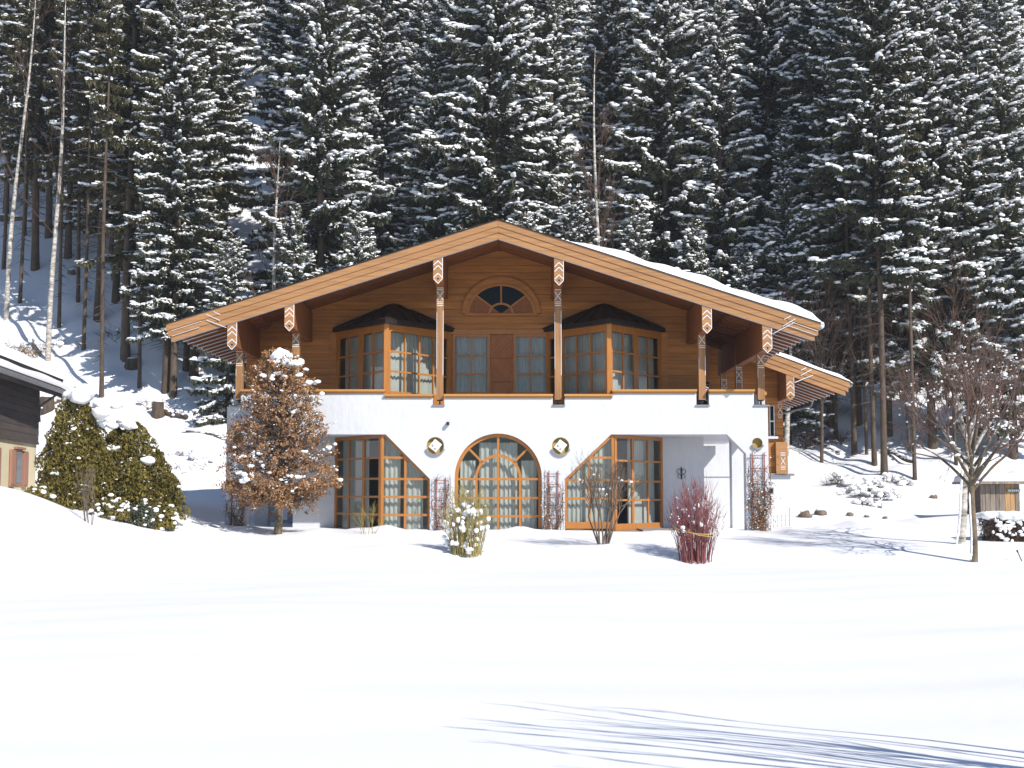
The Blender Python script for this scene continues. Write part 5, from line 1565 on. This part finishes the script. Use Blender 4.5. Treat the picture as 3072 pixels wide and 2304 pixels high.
for j in range(nbv - 1): F.append((T + (na - 1) * nbv + j, T + (na - 1) * nbv + j + 1, (na - 1) * nbv + j + 1, (na - 1) * nbv + j))
sn = MB(); sn.add(V, F); part(sn, 'roof_snow', 'snow', nr, True)
gd = MB()                                            # snow guard grid along the eave
for k in range(90):
    t = .15 + .84 * k / 90; q = e0.lerp(e1, t) + upv * .02 + Vector((0, 0, .30))
    gd.box(q.x - .012, q.x + .012, q.y - .02, q.y + .02, q.z, q.z + .13)
q0, q1 = e0 + upv * .02 + Vector((0, 0, .42)), e1 + upv * .02 + Vector((0, 0, .42))
gd.tube([q0, q1], .012, 5)
part(gd, 'snow_guard', 'black', nr)
part(MB().tube([e1 + Vector((0, -.9, 0)), Vector((nx_(43.0) + .12, 43.0, 3.9)), Vector((nx_(43.0) + .12, 43.0, 3.4))], .045, 7), 'downpipe', 'metal', nb)
# wall lantern
lp = Vector((nx_(43.1) + .30, 43.0, ZW(1372, 43.0)))
ln = thing('wall_lantern', lp, 'black iron lantern on a bracket at the corner of the cream house', 'lantern')
part(MB().tube([lp + Vector((-.28, 0, -.25)), lp + Vector((-.26, 0, .05)), lp + Vector((-.12, 0, .17)), lp + Vector((0, 0, .15))], .013, 6), 'bracket', 'black', ln)
cage = MB()
for sx in (-1, 1):
    for sy in (-1, 1): cage.tube([lp + Vector((sx * .07, sy * .07, -.13)), lp + Vector((sx * .10, sy * .10, .05))], .008, 4)
cage.hexa([lp + Vector((x, y, z)) for z in (-.15, -.13) for x, y in ((-.075, -.075), (.075, -.075), (.075, .075), (-.075, .075))])
part(cage, 'cage', 'black', ln)
capm = MB(); b4 = [lp + Vector((x * .14, y * .14, .05)) for x, y in ((-1, -1), (1, -1), (1, 1), (-1, 1))]; capm.add(b4 + [lp + Vector((0, 0, .16))], [(0, 1, 4), (1, 2, 4), (2, 3, 4), (3, 0, 4), (3, 2, 1, 0)])
part(capm, 'cap', 'black', ln)
part(MB().hexa([lp + Vector((x * s_, y * s_, z)) for z, s_ in ((-.125, .06), (.04, .085)) for x, y in ((-1, -1), (1, -1), (1, 1), (-1, 1))]), 'glass_body', 'glass', ln)

# ------------------------------------------------------------------ right side: umbrella-crowned bare tree, pale trunk, hut, hedge
def bare_tree(name, base, fork_z, label, seed, mat, r0, nlimb, L, depth, shape, snow, lean=(0, 0), cat_='tree', twmat='twig', up=.10, o_rng=(.7, 1.5), sprd=.45, grp=None, kids=(2, 4), limb=.5):
    rng = np.random.default_rng(seed)
    root = thing(name, base, label, cat_, grp)
    tz = np.linspace(-.25, fork_z * 1.35, 8); pts = np.stack([lean[0] * tz + .015 * np.sin(tz * 3), lean[1] * tz, tz], 1)
    r = r0 * (1 - .35 * np.linspace(0, 1, 8)); r[0] *= 1.15
    v, f = tubes(pts[:-1], pts[1:], r[:-1], r[1:], 9)
    local_part('trunk', np_mesh('trunk', v, f, True), mat, root)
    segs = []
    for k in range(nlimb):
        a = k * 2.4 + rng.normal(0, .2); o = rng.uniform(*o_rng)
        z0 = fork_z * (1 + .35 * k / nlimb); p = (lean[0] * z0, lean[1] * z0, z0)
        branching(rng, p, (math.cos(a) * o, math.sin(a) * o, 1), L * rng.uniform(.8, 1.1), r0 * limb, depth, segs, sprd, up, kids, .70, .10)
    P = np.array([s_[1] for s_ in segs])
    if shape:
        w, h0, h1 = shape
        kx = w / max(.1, np.percentile(np.hypot(P[:, 0] - lean[0] * fork_z, P[:, 1]), 95)); kz = (h1 - fork_z) / max(.1, np.percentile(P[:, 2] - fork_z, 98))
        o_ = np.array([lean[0] * fork_z, lean[1] * fork_z, fork_z]); sc = np.array([kx, kx, kz])
        segs = [(o_ + (a - o_) * sc, o_ + (b - o_) * sc, q, q2) for a, b, q, q2 in segs]
    big = [s_ for s_ in segs if s_[2] > r0 * .28]; fine = [s_ for s_ in segs if s_[2] <= r0 * .28]
    local_part('limbs', seg_mesh('limbs', big, 6), mat, root)
    stuff(local_part('twigs', seg_mesh('twigs', fine, 3), twmat, root))
    if snow:
        sb = snow_on(big, rng, .55, .03, .055, 0, ICO2, .7); sf = snow_on(fine, rng, snow, .02, .045, 0, ICO1, .7)
        v, f = cat([x for x in (sb, sf) if x is not None]); stuff(local_part('snow', np_mesh('snow', v, f, True), 'snow_tree', root))
        # snow plastered along one side of the trunk
        C = np.stack([pts[:-1, 0] - r[:-1] * .82, pts[:-1, 1] - r[:-1] * .5, pts[:-1, 2] + .1], 1)
        C = np.concatenate([C + (pts[1:] - pts[:-1]) * t for t in (0, .25, .5, .75)]); C = C[(C[:, 2] > .05) & (C[:, 2] < fork_z * .98)]
        v, f = blobs(C, np.tile([[r0 * .28, r0 * .3, .10]], (len(C), 1)), ICO1, rng, .2); stuff(local_part('trunk_snow', np_mesh('trunk_snow', v, f, True), 'snow_tree', root))
    return root, segs
p = ground_hit(2922, 1686)
s_ = p.y / FPX
bare_tree('umbrella_tree', p, (1686 - 1478) * s_, 'bare ornamental tree with umbrella-shaped twiggy crown and lichen-stained trunk at the right', 501, 'lichen_bark', .095, 11, 1.15, 5, (250 * s_, 0, (1686 - 1030) * s_), .005, up=.13, o_rng=(.5, 1.45), sprd=.44, kids=(2, 4), twmat='twig_pale', limb=.42)
p = ground_hit(2882, 1632); s_ = p.y / FPX
bare_tree('birch_tree', p, (1632 - 1400) * s_, 'pale spotted trunk leaning behind the umbrella-shaped tree', 502, 'birch', .12, 5, 1.3, 4, (190 * s_, 0, (1632 - 1000) * s_), .03, lean=(.10, .02), cat_='birch tree', o_rng=(.35, .9), sprd=.45)
# tree outside the frame at the right whose shadow falls across the foreground
sx_, sy_ = 5.6, 6.5
shadow_p = Vector((sx_, sy_, hz(sx_, sy_)))
rng = np.random.default_rng(77); segs = []
root = thing('hazel_tree', shadow_p, 'tall many-stemmed bare hazel right beside the viewer, seen only by its shadow on the snow', 'tree')
for k in range(26):
    a = rng.uniform(.46, .76); b = rng.uniform(-.07, .07)
    pp = np.array([rng.normal(0, .22), rng.normal(0, .28), -.1]); d = np.array([-a, b, 1.0]); d /= np.linalg.norm(d)
    L = rng.uniform(3.0, 4.65); n = 10; r_ = rng.uniform(.020, .048)
    for i in range(n):
        d = d + rng.normal(0, .035, 3); d /= np.linalg.norm(d)
        q = pp + d * L / n; segs.append((pp, q, r_ * (1 - .9 * i / n), r_ * (1 - .9 * (i + 1) / n)))
        if i > 1 and rng.random() < .6:
            e = d + rng.normal(0, .13, 3); e /= np.linalg.norm(e); l2 = rng.uniform(.25, .6)
            q2 = q + e * l2 * .5; q3 = q2 + (e + rng.normal(0, .15, 3)) * l2 * .5
            segs.append((q, q2, r_ * .35, r_ * .25)); segs.append((q2, q3, r_ * .25, .002))
        pp = q
local_part('stems', seg_mesh('stems', segs, 5), 'twig_grey', root)

# hut
hut_d = 47.5
hx0, hx1 = XW(2942, hut_d, 1500), XW(3062, hut_d, 1500)
hzb, hzt = hz((hx0 + hx1) / 2, hut_d) - .3, ZW(1452, hut_d)
hut = thing('wooden_hut', ((hx0 + hx1) / 2, hut_d + 1, hzb), 'small weathered board hut under a snowy roof behind the hedge', 'hut')
hb = part(MB().box(hx0 + .03, hx1 - .03, hut_d + .04, hut_d + 2.2, hzb, hzt), 'hut_body', 'old_wood', hut)
x = hx0; k = 0; rr_ = random.Random(5)
while x < hx1 - .05:
    w = min(rr_.uniform(.13, .20), hx1 - x)
    part(MB().box(x, x + w - .014, hut_d - .0 - .012 * (k % 2), hut_d + .036, hzb, hzt - .01), 'board', 'hut_new' if rr_.random() < .3 else 'hut', hb)
    x += w; k += 1
part(MB().box(hx0 - .18, hx1 + .14, hut_d - .35, hut_d + 2.5, hzt + .002, hzt + .09), 'hut_roof', 'hut', hut)
sgx0, sgx1 = XW(3019, hut_d, 1470), XW(3058, hut_d, 1470)
sg = part(MB().box(sgx0, sgx1, hut_d - .06, hut_d - .03, ZW(1476, hut_d), ZW(1467, hut_d)), 'green_sign', 'green_sign', hut)
mb = MB()
for k in range(6): mb.box(sgx0 + .05 + k * .065, sgx0 + .09 + k * .065, hut_d - .064, hut_d - .061, ZW(1474.5, hut_d), ZW(1469, hut_d))
part(mb, 'sign_lettering', 'white', sg)
V, F = [], []; na, nbv = 26, 14
for i in range(na):
    for j in range(nbv):
        u, w_ = i / (na - 1), j / (nbv - 1)
        e = (min(1, min(u, 1 - u) / .12, min(w_, 1 - w_) / .18)) ** .5
        V.append((hx0 - .2 + u * (hx1 - hx0 + .36), hut_d - .37 + w_ * 2.9, hzt + .093 + (.34 + .10 * math.sin(u * 7) + .06 * math.sin(w_ * 6)) * e))
for i in range(na - 1):
    for j in range(nbv - 1): F.append((i * nbv + j, (i + 1) * nbv + j, (i + 1) * nbv + j + 1, i * nbv + j + 1))
sn = MB(); sn.add(V, F); part(sn, 'roof_snow', 'snow', hut, True)

# hedge with a snow top
hd = 35.7
root = thing('clipped_hedge', (XW(3060, hd, 1600), hd, -.1), 'bare brown hedge with a snow-covered top at the right edge', 'hedge')
rng = np.random.default_rng(61)
x0, x1 = XW(2968, hd, 1580), XW(3150, hd, 1580); z0, z1 = hz((x0 + x1) / 2, hd) - .1, ZW(1552, hd)
n = 5200
P0 = np.stack([rng.uniform(x0, x1, n), rng.uniform(hd, hd + .9, n), z0 + (z1 - z0) * rng.random(n)], 1)
d = rng.normal(0, .7, (n, 3)) + np.array([0, -.1, .8]); d /= np.linalg.norm(d, axis=1, keepdims=True)
P1 = P0 + d * rng.uniform(.08, .22, (n, 1)); P1[:, 2] = np.minimum(P1[:, 2], z1 + .05)
v, f = tubes(P0, P1, np.full(n, .007), np.full(n, .003), 3)
stuff(link('twigs', np_mesh('twigs', v, f, True), 'twig', root))
C = P0[rng.integers(0, n, 900)]; v, f = leaves(C, rng, .04, .08); stuff(link('leaves', np_mesh('leaves', v, f), 'leaf', root))
k = 46; C = np.concatenate([np.stack([np.linspace(x0 + .05, x1, k), hd + rng.uniform(.1, .8, k), np.full(k, z1 + .03)], 1), np.stack([rng.uniform(x0, x1, 90), np.full(90, hd - .01), z0 + (z1 - z0) * rng.random(90) ** .6], 1)])
R_ = np.concatenate([rng.uniform(.12, .24, (k, 3)) * np.array([[1.2, 1.2, .6]]), rng.uniform(.025, .075, (90, 3))])
v, f = blobs(C, R_, ICO2, rng, .14); stuff(link('snow', np_mesh('snow', v, f, True), 'snow_tree', root))
# stick in the snow at the right edge
p = ground_hit(3068, 1684); mb = MB(); mb.tube([p + Vector((.02, 0, -.1)), p + Vector((-.10, 0, .19)), p + Vector((-.13, 0, .26))], [.012, .012, .028], 6)
tag(mb.build('walking_stick', 'black'), 'dark stick with thick head stuck in the snow at the right edge', 'stick')
# light wire fence beside the wing
p0, p1 = W(2320, 1590, 43.5), W(2369, 1590, 44.5)
fe = thing('wire_fence', p0, 'low thin wire fence in front of the wing wall', 'fence')
for t in (0, .25, .5, .75, 1.0):
    q = p0.lerp(p1, t); q.z = hz(q.x, q.y) - .1
    part(MB().tube([q, q + Vector((0, 0, .50 if t < 1 else .72))], .010 if t == 1 else .006, 5), 'fence_post', 'metal', fe)
for h_ in (.25, .4):
    a, b = p0.copy(), p1.copy(); a.z = hz(a.x, a.y) + h_ - .05; b.z = hz(b.x, b.y) + h_ - .05
    part(MB().tube([a, b], .004, 4), 'wire', 'metal', fe)

# ------------------------------------------------------------------ stones, stumps, logs, brush on the slopes
def rock(px, py, r, label, seed):
    rng = np.random.default_rng(seed); p = ground_hit(px, py)
    v, f = blobs(np.array([[0, 0, r * .35]]), np.array([[r * 1.15, r, r * .8]]), ICO2, rng, .3)
    ro = thing('rock', p, label, 'rock')
    local_part('stone', np_mesh('stone', v, f), 'rock', ro)
    v, f = blobs(np.array([[-.1 * r, r * .1, r * .95]]), np.array([[r * .8, r * .75, r * .28]]), ICO2, rng, .1)
    local_part('snow_cap', np_mesh('snow_cap', v, f, True), 'snow', ro)
for px, py, r, lab in ((2416, 1552, .27, 'largest brown stone in the snow right of the wing'), (2462, 1545, .24, 'flat stone right of the largest one'), (2550, 1548, .14, 'small stone in the middle of the snowy slope foot'),
                       (2600, 1552, .11, 'tiny stone right of the small one'), (2800, 1495, .17, 'dark stone on the slope left of the pale trunk'), (2655, 1556, .10, 'farthest right of the row of little stones'), (215, 820, .26, 'dark boulder between trunks on the left slope')):
    rock(px, py, r * .8, lab, int(px))
def stump(px, py, r, h, label, seed):
    p = ground_hit(px, py); mb = MB()
    n = 12; ring = [(r * (1 + .12 * math.sin(3 * a + seed)) * math.cos(a), r * (1 + .12 * math.sin(3 * a + seed)) * math.sin(a)) for a in [2 * math.pi * k / n for k in range(n)]]
    vs = [(x * 1.35, y * 1.35, -.3) for x, y in ring] + [(x * 1.05, y * 1.05, h * .4) for x, y in ring] + [(x, y, h) for x, y in ring]
    fs = [(i, (i + 1) % n, n + (i + 1) % n, n + i) for i in range(n)] + [(n + i, n + (i + 1) % n, 2 * n + (i + 1) % n, 2 * n + i) for i in range(n)]
    mb.add(vs, fs); st = thing('tree_stump', p, label, 'stump'); local_part('bark', mb.mesh('bark', False), 'bark', st)
    m2 = MB(); m2.add([(x * .995, y * .995, h - .004) for x, y in ring], [tuple(range(n))]); local_part('cut_face', m2.mesh('cut_face'), 'stump', st)
    v, f = blobs(np.array([[0, 0, h + .02]]), np.array([[r * .9, r * .9, .07]]), ICO2, np.random.default_rng(seed), .1); local_part('snow_cap', np_mesh('snow_cap', v, f, True), 'snow', st)
stump(472, 1248, .26, .62, 'sawn stump on the snowy slope left of the chalet', 1)
stump(140, 1228, .30, .55, 'pale sawn stump behind the corner of the neighbouring house', 2)
stump(398, 1100, .32, .35, 'low dark stump among trunks on the left slope', 3)
def log(px0, py0, px1, py1, r, label, seed, lift=.05):
    a, b = ground_hit(px0, py0), ground_hit(px1, py1); rng = np.random.default_rng(seed)
    pts = [a.lerp(b, t) + Vector((0, 0, r * .6 + lift + .05 * math.sin(t * 7 + seed))) for t in np.linspace(0, 1, 9)]
    lg = thing('fallen_log', a, label, 'log')
    part(MB().tube(pts, [r * (1 - .35 * t) for t in np.linspace(0, 1, 9)], 8), 'trunk', 'bark', lg, True)
    C = np.array([tuple(p_ + Vector((0, 0, r * .75))) for p_ in pts for _ in range(2)]) + rng.normal(0, .05, (18, 3)); L = (b - a).length
    yaw = np.full(18, math.atan2(b.y - a.y, b.x - a.x))
    v, f = blobs(C, np.tile([[L / 16, r * .8, r * .45]], (18, 1)), ICO2, rng, .15, yaw); stuff(link('snow', np_mesh('snow', v, f, True), 'snow', lg))
log(0, 665, 345, 705, .22, 'long fallen trunk lying across the upper left slope', 1)
log(492, 1245, 562, 1262, .14, 'short dark log beside the sawn stump', 2)
log(120, 1240, 205, 1200, .10, 'thin dark log beside the neighbouring house', 3)
log(560, 1298, 690, 1325, .07, 'thin broken branch on the snow left of the chalet', 4)
log(2400, 1310, 2520, 1365, .08, 'snow-dusted fallen stem behind the wing', 5)
log(2660, 1360, 2740, 1395, .10, 'dark fallen stem on the right slope', 6)
def brush(px, py, w, h, label, seed, n=26, snow=.25, mat='twig'):
    n = int(n * 1.6)
    rng = np.random.default_rng(seed); p = ground_hit(px, py); s = p.y / FPX
    root = thing('brushwood', p, label, 'brushwood')
    segs = []
    for k in range(n):
        x = rng.uniform(-w / 2, w / 2) * s; y = rng.uniform(-.4, .4); a = rng.uniform(0, 6.28)
        branching(rng, (x, y, hz(p.x + x, p.y + y) - p.z - .05), (math.cos(a) * .9, math.sin(a) * .9, rng.uniform(.3, 1.1)), h * s * rng.uniform(.35, .6), .014, 2, segs, .5, .0, (1, 3), .7, .15)
    stuff(local_part('stems', seg_mesh('stems', segs, 3), mat, root))
    so_ = snow_on(segs, rng, snow * .05, .08, .22, 0, ICO2, .6)
    if so_: stuff(local_part('snow', np_mesh('snow', so_[0], so_[1], True), 'snow_tree', root))
for i, (px, py, w, h, lab, n, sn_) in enumerate(((2505, 1450, 45, 45, 'uprooted brown brush clump on the right slope', 22, .06), (2585, 1470, 110, 40, 'snow-covered brush below the slim stems', 30, .45), (2640, 1490, 120, 40, 'second band of snowy brush below the slim stems', 30, .5), (2600, 1515, 80, 28, 'lowest snowy brush on the right slope', 20, .45),
        (2470, 1330, 130, 75, 'tangle of brown dead twigs behind the wing', 46, .05), (2690, 1450, 90, 40, 'brush left of the umbrella-shaped tree', 22, .3), (2420, 1260, 80, 60, 'dead twigs above the wing gutter', 24, .05), (640, 1262, 70, 55, 'dark brush against the left corner of the chalet', 26, .25), (600, 1395, 60, 30, 'twigs in the snow left of the chalet wall', 10, .1),
        (480, 1225, 90, 40, 'dark twigs round the sawn stump', 20, .1), (70, 1065, 110, 50, 'tuft of dry golden grass above the neighbouring roof', 60, .12), (545, 1365, 60, 22, 'dark dead stalks right of the thujas', 12, .05), (510, 1405, 70, 26, 'trailing dark shrub beside the right thuja', 16, .1), (330, 1010, 60, 30, 'dead twigs on the left slope', 14, .1), (200, 1040, 90, 30, 'broken branches below the slender trunk on the left', 16, .15), (395, 990, 60, 30, 'dead branches in the shaded left slope', 12, .1),
        (70, 610, 160, 60, 'dark undergrowth high on the left slope', 30, .1))):
    brush(px, py, w, h, lab, 700 + i, n, sn_, 'grass' if 'grass' in lab else 'twig')
# bare branch reaching in at the left edge
bare_shrub('young_shrub', -15, 1400, 1090, 190, 'bare branch reaching in at the left edge before the neighbouring house', 455, 4, 'twig_grey', .016, 2, .0, spread=.35)

# ------------------------------------------------------------------ thin winter air
hm = bpy.data.materials.new('winter_air'); hm.use_nodes = True
hn = hm.node_tree.nodes; hn.remove(hn['Principled BSDF'])
pv = hn.new('ShaderNodeVolumePrincipled'); pv.inputs['Color'].default_value = (0.86, 0.92, 1.0, 1); pv.inputs['Density'].default_value = 0.00038
hm.node_tree.links.new(pv.outputs[0], hn['Material Output'].inputs['Volume'])
ho = MB().box(-118, 118, -30, 236, -2.0, 145).build('haze', hm)
ho['kind'] = 'stuff'
